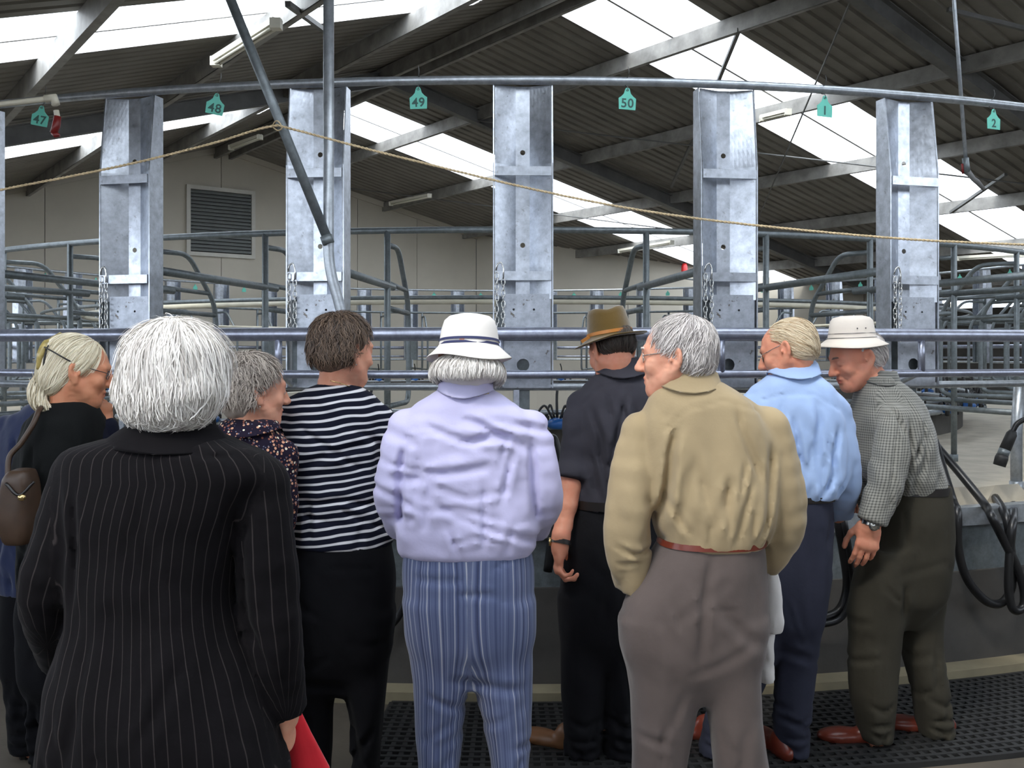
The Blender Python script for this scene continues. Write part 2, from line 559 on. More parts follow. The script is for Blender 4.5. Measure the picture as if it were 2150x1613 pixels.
# heel wedges on the deck
for k in range(-6, 7):
    for q in (0.30, 0.62):
        t = ang(k) + DTH * q
        m = MB()
        hw = 0.020
        m.add([CP(7.62, t - hw, DECK), CP(7.62, t + hw, DECK), CP(7.98, t + hw, DECK), CP(7.98, t - hw, DECK),
               CP(7.66, t - hw, DECK + 0.005), CP(7.66, t + hw, DECK + 0.005), CP(7.96, t + hw * 0.5, DECK + 0.085), CP(7.96, t - hw * 0.5, DECK + 0.085)],
              [(3, 2, 1, 0), (4, 5, 6, 7), (0, 1, 5, 4), (1, 2, 6, 5), (2, 3, 7, 6), (3, 0, 4, 7)])
        pbuild(m, 'heel_wedge', M['concrete'])

# ring rails
def ring_thing(name, R, z, r, mat, label, cat='rail', extra=None, segs=240, n=10):
    m = MB().ring(R, z, r, segs, n)
    o = m.build(name, mat, None, True, loc=(C0[0], C0[1], 0))
    return tag(o, label, cat)
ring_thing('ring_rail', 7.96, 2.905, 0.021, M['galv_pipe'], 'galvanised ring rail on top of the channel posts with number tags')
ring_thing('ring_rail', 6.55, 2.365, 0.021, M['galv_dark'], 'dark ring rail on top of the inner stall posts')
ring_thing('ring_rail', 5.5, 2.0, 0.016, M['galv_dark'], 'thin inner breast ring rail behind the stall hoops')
ring_thing('milk_line', 5.1, 1.99, 0.022, M['pvc'], 'cream milk pipe ring inside the stalls', 'pipe')
ring_thing('ring_rail', 5.5, 1.15, 0.020, M['galv_pipe'], 'upper of two low pipes over the inner kerb')
ring_thing('ring_rail', 5.5, 1.045, 0.026, M['galv_pipe'], 'lower, thicker pipe over the inner kerb')
ring_thing('ring_rail', 7.97, 1.43, 0.019, M['galv_pipe'], 'galvanised ring rail at the foot of the channel posts')
# the guard rail in front of the posts: two pipes and stubs
gr = empty('guard_rail', (C0[0], C0[1], 0), 0, 'thick blue-grey guard rail with a thinner pipe beneath at head height', 'rail')
def gbuild(m, name, mat, smooth=True):
    return MB().add([(p[0] - PL[0], p[1] - PL[1], p[2]) for p in m.v], m.f).build(name, mat, gr, smooth)
gbuild(MB().ring(8.19, 1.679, 0.032, 260, 14), 'top_pipe', M['rail_blue'])
gbuild(MB().ring(8.19, 1.494, 0.0195, 260, 12), 'lower_pipe', M['rail_blue'])
for k in range(-8, 9):
    t = ang(k) - math.radians(0.78)
    gbuild(MB().tube([CP(8.19, t, 1.494), CP(8.19, t, 1.679)], 0.017, 10), 'stub', M['rail_blue'])
    gbuild(MB().tube([CP(8.19, t, 1.5), CP(8.02, t, 1.44)], 0.012, 8), 'bracket', M['galv_pipe'])

# ---- channel post
def rect_hole(m, x0, x1, z0, z1, hx, hz, hr, yf):
    """flat panel with a round hole; yf(x) gives depth"""
    n = 16
    outer, inner = [], []
    for i in range(n):
        a = 2 * PI * i / n + PI / 4
        c, s_ = math.cos(a), math.sin(a)
        k = 1 / max(abs(c), abs(s_))
        ox = hx + (c * k) * ((x1 - hx) if c > 0 else (hx - x0)) ; oz = hz + (s_ * k) * ((z1 - hz) if s_ > 0 else (hz - z0))
        outer.append((min(max(ox, x0), x1), yf, min(max(oz, z0), z1)))
        inner.append((hx + c * hr, yf, hz + s_ * hr))
    m.add(outer + inner, [(i, (i + 1) % n, n + (i + 1) % n, n + i) for i in range(n)])

def make_post():
    t = empty('channel_post', (0, 0, 0), 0, 'galvanised channel post', 'post', 'channel posts round the platform')
    hw = 0.138
    zb, zs1, zs0, zt = 1.425, 2.44, 1.94, 2.885
    # trough: sloping cheeks and web with two holes
    m = MB()
    wx, wy = 0.034, 0.085
    def fy(z): return 0.0 if z < 2.5 else 0.045 * (z - 2.5) / (zt - 2.5)
    for sx in (-1, 1):
        zz = [1.85, 2.5] + [2.5 + (zt - 2.5) * i / 8 for i in range(1, 9)]
        nl = 6
        g = [[(sx * (hw - 0.003 + (wx - hw + 0.003) * j / nl), (fy(z) + 0.004) * (1 - j / nl) + wy * j / nl, z) for j in range(nl + 1)] for z in zz]
        m.add([p for r in g for p in r], [(i * (nl + 1) + j, i * (nl + 1) + j + 1, (i + 1) * (nl + 1) + j + 1, (i + 1) * (nl + 1) + j) for i in range(len(zz) - 1) for j in range(nl)])
    rect_hole(m, -wx, wx, 2.22, zt, 0.0, 2.565, 0.0125, wy)
    rect_hole(m, -wx, wx, 1.85, 2.22, 0.0, 2.115, 0.0125, wy)
    m.build('trough', M['galv'], t)
    for sx in (-1, 1):
        m = MB()
        x0, x1 = sx * hw, sx * (hw + 0.006)
        prof = [(0.0, zb), (0.115, zb), (0.115, zt), (0.045, zt), (0.0, 2.5)]
        vs = [(x0, y, z) for y, z in prof] + [(x1, y, z) for y, z in prof]
        k = len(prof)
        m.add(vs, [tuple(range(k)), tuple(reversed(range(k, 2 * k)))] + [(i, (i + 1) % k, k + (i + 1) % k, k + i) for i in range(k)])
        m.build('side_plate', M['galv'], t)
    for z in (zs1, zs0):
        MB().box((-hw + 0.004, -0.006, z - 0.001), (hw - 0.004, 0.002, z + 0.042)).build('strap', M['galv'], t)
    m = MB()
    rect_hole(m, -0.092, 0.132, zb, 1.74, 0.0, 1.535, 0.030, 0.012)
    rect_hole(m, -0.092, 0.02, 1.74, 1.875, -0.045, 1.80, 0.0055, 0.012)
    rect_hole(m, 0.02, 0.132, 1.74, 1.875, 0.052, 1.80, 0.0055, 0.012)
    m.build('front_plate', M['galv_stained'], t)
    MB().box((-0.13, 0.05, zb), (0.13, 0.054, 1.86)).build('back_plate', M['galv_dark'], t)
    m = MB().box((-0.045, 0.02, DECK), (-0.018, 0.08, zb)); m.build('foot_flat', M['galv'], t)
    m = MB().box((-0.018, 0.03, DECK), (0.032, 0.085, zb)); m.build('foot', M['galv_dark'], t)
    MB().box((-0.07, 0.0, DECK), (0.06, 0.12, DECK + 0.012)).build('foot_plate', M['galv_dark'], t)
    return t

# ---- stall divider, in the radial plane: (distance inwards from the posts, height)
def make_divider():
    t = empty('stall_divider', (0, 0, 0), 0, 'tubular stall divider', 'divider', 'stall dividers round the platform')
    P = lambda y, z: (0.0, y, z)
    g = M['galv_dark']
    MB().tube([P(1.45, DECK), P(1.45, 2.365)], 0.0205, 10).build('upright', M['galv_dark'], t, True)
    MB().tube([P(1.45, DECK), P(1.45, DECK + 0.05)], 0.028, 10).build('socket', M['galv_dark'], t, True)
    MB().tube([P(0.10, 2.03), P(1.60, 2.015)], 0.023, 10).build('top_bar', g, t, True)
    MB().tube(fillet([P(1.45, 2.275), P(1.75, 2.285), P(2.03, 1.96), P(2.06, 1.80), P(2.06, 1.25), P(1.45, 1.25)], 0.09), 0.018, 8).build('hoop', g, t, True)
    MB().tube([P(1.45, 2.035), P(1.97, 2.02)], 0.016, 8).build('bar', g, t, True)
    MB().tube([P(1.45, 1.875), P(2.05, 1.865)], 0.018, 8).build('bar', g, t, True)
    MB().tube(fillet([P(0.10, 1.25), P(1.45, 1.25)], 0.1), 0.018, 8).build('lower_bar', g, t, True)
    return t

# ---- cattle tag, number cut from the outline font
def number_mesh(txt, size=0.060):
    cu = bpy.data.curves.new('number', 'FONT')
    cu.body = txt
    cu.size = size
    cu.extrude = 0.0006
    cu.offset = 0.0010
    cu.align_x = 'CENTER'
    cu.space_character = 1.1
    o = bpy.data.objects.new('number', cu)
    col.objects.link(o)
    bpy.context.view_layer.update()
    me = bpy.data.meshes.new_from_object(o.evaluated_get(bpy.context.evaluated_depsgraph_get()))
    bpy.data.objects.remove(o)
    bpy.data.curves.remove(cu)
    return me

def tag_plate():
    """ear-tag outline: wide body, shoulders, neck with hole"""
    pts = [(-0.041, -0.098), (0.041, -0.100), (0.043, -0.045), (0.030, -0.036), (0.017, -0.022), (0.012, -0.004), (0.008, 0.004), (0.0, 0.007),
           (-0.008, 0.004), (-0.012, -0.004), (-0.017, -0.022), (-0.030, -0.036), (-0.043, -0.045)]
    k = len(pts)
    m = MB()
    m.add([(x, -0.0016, z) for x, z in pts] + [(x, 0.0016, z) for x, z in pts],
          [tuple(range(k)), tuple(reversed(range(k, 2 * k)))] + [(i, k + i, k + (i + 1) % k, (i + 1) % k) for i in range(k)])
    return m

def make_tag(txt=None, full=True):
    t = empty('number_tag', (0, 0, 0), 0, 'teal plastic tag', 'tag', 'number tags hanging from the ring rail')
    p = tag_plate().build('plate', M['teal'], t)
    if full:
        MB().tube([(0.006 * math.cos(a), -0.003, -0.006 + 0.004 * math.sin(a)) for a in np.linspace(0, 2 * PI, 10)], 0.0012, 5).build('eyelet', M['wire'], t)
        MB().tube(smooth_path([(0.004, 0, -0.006), (0.0, 0.0, 0.012), (-0.004, 0.024, 0.022), (0.0, 0.028, 0.045), (0.003, 0.004, 0.066), (0.006, -0.002, 0.084), (0.002, 0.0, 0.108)], 4), 0.0019, 5).build('wire_hook', M['wire'], t)
        if txt:
            me = number_mesh(txt)
            o = link_mesh('number', me, M['tag_ink'], t)
            o.rotation_euler = (PI / 2, 0, 0)
            o.location = (0, -0.0022, -0.088)
    return t

# ---- chain with snap hook
def link_pts(w, h, n=16):
    out = []
    for i in range(n):
        a = 2 * PI * i / n
        out.append((w * math.cos(a), 0, h * math.sin(a) + (0.35 * h if math.sin(a) > 0 else -0.35 * h)))
    return out
link_me = MB().tube(link_pts(0.0085, 0.0125), 0.0021, 5, closed=True)
link_mesh_data = mesh_from('link', link_me.v, link_me.f, True)
link_mesh_data.materials.append(M['chrome'])
def make_chain(label):
    t = empty('chain', (0, 0, 0), 0, label, 'chain', 'chains hooked on the channel posts')
    hook = fillet([(0.0, -0.012, -0.02), (0.002, -0.013, 0.03), (-0.010, -0.013, 0.062), (-0.028, -0.012, 0.05), (-0.034, -0.008, 0.02)], 0.03)
    MB().tube(hook, 0.0038, 8).build('snap_hook', M['chrome'], t, True)
    for x, n, z0 in ((0.0, 11, -0.035), (-0.030, 11, -0.005)):
        for i in range(n):
            o = link_mesh('link', link_mesh_data, None, t)
            o.location = (x + 0.001 * math.sin(i * 1.7), -0.012, z0 - i * 0.0265)
            o.rotation_euler = (0, 0, (PI / 2 if i % 2 else 0) + 0.3 * math.sin(i))
    return t

post0 = make_post()
div0 = make_divider()
chain0 = make_chain('chain')
used = dict(post=False, div=False, chain=False)
ONES = 'zero one two three four five six seven eight nine'.split()
def inwords(n):
    if n < 10: return ONES[n]
    return {4: 'forty', 5: 'fifty'}[n // 10] + ('-' + ONES[n % 10] if n % 10 else '')
def gapname(k):        # number of the stall between post k and post k+1
    n = (50 + k) if k <= 0 else k
    return (n - 1) % 50 + 1
def put(key, proto, k, R, label, group, z=0.0):
    t = ang(k)
    p = CP(R, t, z)
    if not used[key]:
        used[key] = True
        o = proto
        o.location = p; o.rotation_euler = (0, 0, t)
        o['label'] = label
        if group: o['group'] = group
        return o
    return dup(proto, p, t, label, group)
for k in range(-25, 25):
    t = ang(k)
    if in_view(R0, t):
        if -4 <= k <= 3:
            put('post', post0, k, R0, 'wide galvanised channel post between tags %s and %s' % (inwords(gapname(k - 1)), inwords(gapname(k))), 'channel posts round the platform')
        else:
            put('post', post0, k, R0, 'small channel post across the platform towards the back walls', 'channel posts round the platform')
    if in_view(6.0, t):
        if -4 <= k <= 4:
            put('div', div0, k, R0, 'bent pipe stall divider behind the post between tags %s and %s' % (inwords(gapname(k - 1)), inwords(gapname(k))), 'stall dividers round the platform')
        else:
            put('div', div0, k, R0, 'bent pipe stall divider across the platform towards the back walls', 'stall dividers round the platform')
    if -3 <= k <= 2:
        o = put('chain', chain0, k, R0, 'steel chain and snap hook on the post between tags %s and %s' % (inwords(gapname(k - 1)), inwords(gapname(k))), 'chains hooked on the channel posts')
        c, s_ = math.cos(t), math.sin(t)
        o.location = (o.location.x - 0.095 * c, o.location.y - 0.095 * s_, 1.965)
small_tag = None
tilt = {-3: 0.30, -2: 0.25, -1: -0.05, 0: 0.05, 1: 0.04}
for k in range(-25, 25):
    t = ang(k) + DTH * 0.5
    if not in_view(7.96, t): continue
    p = CP(7.99, t, 2.860)
    if -4 <= k <= 2:
        o = make_tag(str(gapname(k)))
        o['label'] = 'teal ear-tag plate reading %s hanging from the ring rail' % inwords(gapname(k))
        o.location = p
        o.rotation_euler = (0, tilt.get(k, 0.0) * 0.35, t + tilt.get(k, 0) * 1.6)
        if k <= -2: o.rotation_euler = (0, 0.16, t + 0.35)
    elif small_tag is None:
        small_tag = make_tag(None, False)
        small_tag['label'] = 'tiny teal tag on the far side of the ring rail'
        small_tag.location = p; small_tag.rotation_euler = (0, 0, t)
    else:
        dup(small_tag, p, t)

# ---- milking clusters hung inside the stalls
def make_cluster():
    t = empty('milking_cluster', (0, 0, 0), 0, 'black milking cluster', 'milking cluster', 'milking clusters hung round the inner kerb')
    m = MB().lathe([(0.0, 0.0), (0.045, 0.0), (0.075, 0.02), (0.078, 0.05), (0.05, 0.075), (0.0, 0.085)], 16)
    m.build('bowl', M['blue_plastic'], t, True)
    for i, (x, y) in enumerate(((-0.13, -0.05), (-0.06, 0.05), (0.07, -0.05), (0.14, 0.04))):
        MB().tube(smooth_path([(x * 0.3, y * 0.5, 0.08), (x * 0.7, y, 0.17), (x, y, 0.15), (x * 1.15, y, 0.10)], 4), 0.009, 6).build('tube', M['hose'], t, True)
        MB().tube([(x * 1.15, y, 0.10), (x * 1.2, y, 0.09), (x * 1.3, y, -0.01), (x * 1.3, y, -0.015)], [0.014, 0.02, 0.021, 0.012], 8).build('teat_cup', M['rubber'], t, True)
    MB().tube(smooth_path([(0, 0, 0.08), (0.0, 0.02, 0.25), (0.02, 0.05, 0.34)], 4), 0.011, 6).build('hose', M['hose'], t, True)
    return t
cl0 = make_cluster(); clused = False
for k in range(-25, 25):
    t = ang(k) + DTH * 0.45
    if not in_view(5.5, t, 0.6): continue
    p = CP(5.55, t, DECK + 0.22)
    near = -6 <= k <= 6
    lab = 'black rubber milking cluster with blue bowl hung over the inner kerb' 
    if not clused:
        clused = True
        cl0.location = p; cl0.rotation_euler = (0, 0, t); cl0['label'] = lab
    else:
        dup(cl0, p, t, lab)

# right-hand post with the nearest teat cup
hp = empty('handrail_post', tuple(CP(7.82, math.radians(22.0), DECK)), 0, 'grey pipe post with collar on the deck at right edge', 'post')
MB().tube([(0, 0, 0), (0, 0, 0.35), (0.03, 0.02, 0.62)], 0.031, 12).build('pipe', M['galv_pipe'], hp, True)
MB().tube([(0, 0, 0), (0, 0, 0.075)], 0.037, 12).build('collar', M['galv_pipe'], hp, True)
hp.location = (2.78, 5.25, DECK)
tc = empty('teat_cup', tuple(W(2105, 940, 4.95)), 0, 'large black teat cup with grey band near right edge', 'teat cup')
q0 = W(2105, 940, 4.95)
def TC(u, v, Y=4.95): return tuple(W(u, v, Y) - q0)
MB().tube([TC(2098, 978), TC(2103, 962), TC(2105, 956)], [0.031, 0.033, 0.030], 14).build('mouthpiece', M['rubber'], tc, True)
MB().tube([TC(2105, 956), TC(2110, 944)], 0.029, 14).build('band', M['galv_dark'], tc, True)
MB().tube([TC(2110, 944), TC(2124, 912), TC(2127, 905)], [0.029, 0.027, 0.018], 14).build('shell', M['rubber'], tc, True)
MB().tube(smooth_path([TC(2125, 908), TC(2138, 888), TC(2165, 880), TC(2200, 900)], 6), 0.014, 10).build('hose', M['hose'], tc, True)

# ---- hoses over the platform edge
def hose(pts, r, label, n=10):
    P = smooth_path([tuple(p) for p in pts], 8)
    o = MB().tube(P, r, n).build('hose', M['hose'], None, True)
    return tag(o, label, 'hose')
def edgeY(u, R=8.22):
    t = (u - CX0) / FPX
    A_, B_, Cc = t * t + 1, 2 * (-t * C0[0] - C0[1]), C0[0] ** 2 + C0[1] ** 2 - R * R
    return (-B_ - math.sqrt(max(B_ * B_ - 4 * A_ * Cc, 0))) / (2 * A_)
def HE(u, v, off=0.0): return W(u, v, edgeY(u) + off)
hose([HE(1962, 925, .35), HE(1980, 985, .25), HE(2000, 1050, .12), HE(2010, 1078), HE(2012, 1150), HE(2030, 1215), HE(2070, 1262), HE(2105, 1265), HE(2125, 1225), HE(2122, 1150), HE(2112, 1085), HE(2090, 1045, .3)], 0.021, 'long black hose looping below the platform edge at right')
hose([HE(1965, 935, .4), HE(2020, 1000, .25), HE(2068, 1060, .08), HE(2082, 1085, -.05), HE(2105, 1130, -.05), HE(2135, 1190, -.05), HE(2150, 1240, -.05), HE(2148, 1275, -.05), HE(2128, 1280, -.05), HE(2118, 1240, -.05), HE(2120, 1160, -.05), HE(2126, 1095, -.04), HE(2128, 1060, .2)], 0.021, 'black hose crossing the deck edge and hanging at far right')
hose([HE(1740, 1060, .2), HE(1757, 1085), HE(1772, 1160), HE(1780, 1230), HE(1765, 1280), HE(1730, 1298), HE(1690, 1300), HE(1650, 1290)], 0.024, 'black hose loop hanging behind the man in blue shirt')
hose([HE(1760, 1060, .2), HE(1770, 1085, -.05), HE(1785, 1170, -.05), HE(1790, 1240, -.05), HE(1768, 1296, -.05), HE(1725, 1312, -.05), HE(1680, 1310, -.05)], 0.015, 'thinner black hose loop beside the hose behind the blue shirt')
hose([HE(1140, 925, .45), HE(1160, 990, .3), HE(1168, 1060, .12), HE(1166, 1085), HE(1150, 1200)], 0.021, 'black hose coil standing between the lavender and charcoal shirts')
hose([HE(1132, 945, .55), HE(1160, 918, .5), HE(1172, 950, .42), HE(1175, 1010, .28), HE(1175, 1070, .1), HE(1172, 1090), HE(1165, 1150)], 0.017, 'second black hose arch between the lavender and charcoal shirts')
hose([HE(800, 1330), HE(825, 1310), HE(842, 1285), HE(860, 1230), HE(868, 1120)], 0.017, 'black hose curving beside the striped trousers')
hose([HE(-60, 1270), HE(0, 1247), HE(28, 1225), HE(50, 1170), HE(55, 1100)], 0.017, 'upper black hose at the left edge')
hose([HE(-60, 1300), HE(0, 1290), HE(38, 1272), HE(70, 1230), HE(78, 1100)], 0.017, 'lower black hose at the left edge')

# ---- rubber mat of ribs and holes along the wall
mat_m = MB()
A0, A1 = math.radians(-3.35), math.radians(24)
RA, RB = 8.26, 9.02
nr, nt_ = 17, 92
for i in range(nr):
    r = RA + (RB - RA) * i / (nr - 1)
    a = annulus(r - 0.009, r + 0.009, 0.0, 0.022, 70, A0, A1)
    mat_m.add(a.v, a.f)
for j in range(nt_):
    t = A0 + (A1 - A0) * j / (nt_ - 1)
    mat_m.beam(CP(RA, t, 0.010), CP(RB, t, 0.010), 0.019, 0.0195)
tag(mat_m.build('rubber_mat', M['rubber']), 'black perforated rubber mat along the curved wall', 'mat')

# ------------------------------------------------------------------ overhead pipes, rope, lights
gp = empty('gate_pipe', tuple(W(690, 1100, 4.22)), 0, 'upright galvanised pipe with bent foot and a diagonal brace', 'pipe')
q1 = W(690, 1100, 4.22)
def GPP(u, v, Y=4.22): return tuple(W(u, v, Y) - q1)
MB().tube(fillet([GPP(690, -150), GPP(690, 560), GPP(716, 650), GPP(742, 760), GPP(745, 1100)], 0.16, 6), 0.0235, 14).build('upright', M['galv_pipe'], gp, True)
MB().tube([GPP(440, -110, 4.2), GPP(687, 500, 4.2)], 0.0215, 14).build('brace', M['galv_dark'], gp, True)
MB().tube([GPP(684, 495, 4.2), GPP(690, 512, 4.2)], 0.027, 12).build('weld', M['galv_dark'], gp, True)
rp = []
seg1 = [(-140, 432), (0, 399), (150, 370), (300, 338), (450, 300), (540, 272), (583, 263)]
seg2 = [(583, 263), (640, 278), (760, 310), (900, 345), (1100, 393), (1300, 434), (1480, 461), (1700, 485), (1900, 502), (2050, 510), (2260, 518)]
rpts = smooth_path([W(u, v, 4.15) for u, v in seg1], 5)[:-1] + smooth_path([W(u, v, 4.15) for u, v in seg2], 5)
rope = empty('rope', tuple(W(583, 263, 4.15)), 0, 'thin pale rope slung across from the diagonal pipe', 'rope')
rq = W(583, 263, 4.15)
# two twisted strands
fine = []
for a, b in zip(rpts[:-1], rpts[1:]):
    n = max(2, int(np.linalg.norm(b - a) / 0.006))
    for t in np.linspace(0, 1, n, endpoint=False): fine.append(a + (b - a) * t)
for ph in (0.0, PI):
    m = MB().tube([(p - rq) + np.array([0, 0.0028 * math.cos(i * 1.1 + ph), 0.0028 * math.sin(i * 1.1 + ph)]) for i, p in enumerate(fine)], 0.0036, 5)
    m.build('strand', M['rope'], rope, True)
MB().tube(smooth_path([W(575, 259, 4.17) - rq, W(583, 254, 4.13) - rq, W(592, 268, 4.13) - rq, W(584, 274, 4.15) - rq, W(574, 268, 4.18) - rq], 5, True), 0.003, 5, closed=True).build('tie', M['rope'], rope, True)

dp = empty('drop_pipe', tuple(W(2028, 350, 6.5)), 0, 'thin hanging water pipe with angled fitting at upper right', 'pipe')
dq = W(2028, 350, 6.5)
D = lambda u, v, Y=6.5: tuple(W(u, v, Y) - dq)
MB().tube([D(1999, -90), D(2003, 0), D(2028, 340)], 0.0125, 10).build('pipe', M['galv_pipe'], dp, True)
MB().tube([D(2027, 332), D(2030, 362)], 0.022, 10).build('valve', M['galv_dark'], dp, True)
MB().tube([D(2020, 344), D(2022, 365)], 0.008, 8).build('valve_lever', M['red_dark'], dp, True)
MB().tube([D(2030, 358), D(2044, 376), D(2052, 382), D(2066, 398)], [0.02, 0.016, 0.018, 0.012], 10).build('nozzle', M['steel_frame'], dp, True)

pv = empty('valve_pipe', tuple(W(60, 212, 4.3)), 0, 'cream plastic pipe end with dark red valve handle at upper left', 'pipe')
vq = W(60, 212, 4.3)
V_ = lambda u, v, Y=4.3: tuple(W(u, v, Y) - vq)
MB().tube(fillet([V_(-120, 232), V_(0, 219), V_(112, 206), V_(116, 222)], 0.02), 0.0125, 10).build('pipe', M['pvc'], pv, True)
MB().tube([V_(95, 208), V_(114, 205), V_(117, 220)], 0.019, 10).build('elbow', M['pvc'], pv, True)
MB().tube([V_(118, 232), V_(121, 248)], 0.012, 8).build('stem', M['pvc'], pv, True)
MB().tube([V_(121, 244), V_(118, 265), V_(112, 280)], [0.016, 0.018, 0.016], 10).build('handle', M['red_dark'], pv, True)
MB().tube([V_(125, 284), V_(118, 284), V_(110, 278)], [0.008, 0.014, 0.010], 8).build('lever', M['red_dark'], pv, True)

def batten(u0, v0, u1, v1, Y0, Y1, label, w=0.06):
    def under(u, v):       # on the underside of the purlins, where the photograph shows it
        for Yq in np.arange(5.0, 30.0, .05):
            p = W(u, v, Yq)
            if p[2] > roofz(float((p[:2] - APEX) @ EV)) - .28: return p
        return W(u, v, Y0)
    a, b = under(u0, v0), under(u1, v1)
    c = (a + b) / 2
    t = empty('strip_light', tuple(c), 0, label, 'light', 'fluorescent battens under the roof')
    a, b = a - c, b - c
    MB().beam(a, b, w, 0.05).build('housing', M['tube_white'], t)
    d = (b - a) / np.linalg.norm(b - a)
    up = np.array([0, 0, 1.0])
    for s_ in (-1, 1):
        sd = np.cross(d, up); sd = sd / np.linalg.norm(sd) * 0.022 * s_
        MB().tube([a + sd - up * 0.045 + d * 0.03, b + sd - up * 0.045 - d * 0.03], 0.014, 8).build('tube', M['tube_white'], t, True)
    for p in (a + d * 0.02, b - d * 0.02):
        MB().box(tuple(p - np.array([0.045, 0.045, 0.065])), tuple(p + np.array([0.045, 0.045, 0.02]))).build('lamp_holder', M['tube_white'], t)
    return t
batten(452, 126, 582, 44, 10.2, 8.9, 'long white fluorescent batten under the upper left purlin', 0.09)
batten(484, 308, 547, 285, 19.2, 17.6, 'dim fluorescent batten below the gable peak', 0.09)
batten(820, 426, 903, 409, 21.6, 20.2, 'fluorescent batten on the purlin left of the middle post', 0.09)
batten(1600, 246, 1656, 232, 14.3, 13.7, 'short fluorescent batten under tag one', 0.10)
batten(1300, 526, 1412, 507, 21.5, 20.6, 'fluorescent batten low on the right roof slope', 0.10)
batten(1462, 276, 1500, 266, 14.7, 14.4, 'batten end beside the post between tags fifty and one', 0.10)
batten(2010, 541, 2148, 533, 15.5, 14.8, 'pale batten under the roof at the right edge', 0.10)

# red beacon on the right wall
bq = W(1437, 575, 23.3)
bc = empty('beacon', tuple(bq), 0, 'small red beacon lamp on a bracket on the right wall', 'beacon')
MB().lathe([(0.0, 0.26), (0.05, 0.25), (0.075, 0.18), (0.08, 0.06), (0.08, 0.05)], 14).build('dome', M['red'], bc, True)
MB().lathe([(0.0, 0.0), (0.085, 0.0), (0.085, 0.05), (0.0, 0.05)], 14).build('base', M['white_paint'], bc)
MB().tube([(0, 0, 0.02), (0.02, 0.0, -0.12), (0.35, 0.05, -0.16)], 0.02, 8).build('bracket', M['galv_dark'], bc, True)
# flood lamp and box in the dark corner
fq = W(1748, 543, 21.5)
fd = empty('flood_lamp', tuple(fq), 0, 'small flood lamp in the dark corner on the right', 'lamp')
MB().hexa([(-0.14, 0, -0.12), (0.12, 0, -0.14), (0.12, 0.2, -0.1), (-0.14, 0.2, -0.1), (-0.16, 0, 0.1), (0.14, 0, 0.09), (0.12, 0.2, 0.06), (-0.12, 0.2, 0.06)]).build('housing', M['galv'], fd)
MB().tube([(0, 0.1, 0.08), (0.0, 0.15, 0.4)], 0.02, 6).build('bracket', M['steel_frame'], fd)
# wall cabinet at far left and outlet pipe along the back wall

# ------------------------------------------------------------------ figures: smooth volumes turned into one surface each
def vnoise(X, Y, Z, seed=0):
    """value noise on arrays"""
    tb = np.random.default_rng(seed).random((32, 32, 32)).astype(np.float32)
    def fl(a):
        f = np.floor(a); t = a - f
        return f.astype(np.int32) & 31, t * t * (3 - 2 * t)
    (i, u), (j, v), (k, w) = fl(X), fl(Y), fl(Z)
    i, j, k = np.broadcast_arrays(i, j, k)
    u, v, w = np.broadcast_arrays(u, v, w)
    i1, j1, k1 = (i + 1) & 31, (j + 1) & 31, (k + 1) & 31
    a = tb[i, j, k] * (1 - u) + tb[i1, j, k] * u
    b = tb[i, j1, k] * (1 - u) + tb[i1, j1, k] * u
    c = tb[i, j, k1] * (1 - u) + tb[i1, j, k1] * u
    d = tb[i, j1, k1] * (1 - u) + tb[i1, j1, k1] * u
    return (a * (1 - v) + b * v) * (1 - w) + (c * (1 - v) + d * v) * w - 0.5

def smin(a, b, k):
    if k <= 0: return np.minimum(a, b)
    h = np.maximum(k - np.abs(a - b), 0) / k
    return np.minimum(a, b) - h * h * k * 0.25

def rotm(yaw=0, pitch=0, roll=0):
    """columns: right, forward, up of a head or hand turned left by yaw, nodding up by pitch, tilting by roll (degrees)"""
    return np.array(Matrix.Rotation(math.radians(yaw), 3, 'Z') @ Matrix.Rotation(math.radians(pitch), 3, 'X') @ Matrix.Rotation(math.radians(roll), 3, 'Y'))

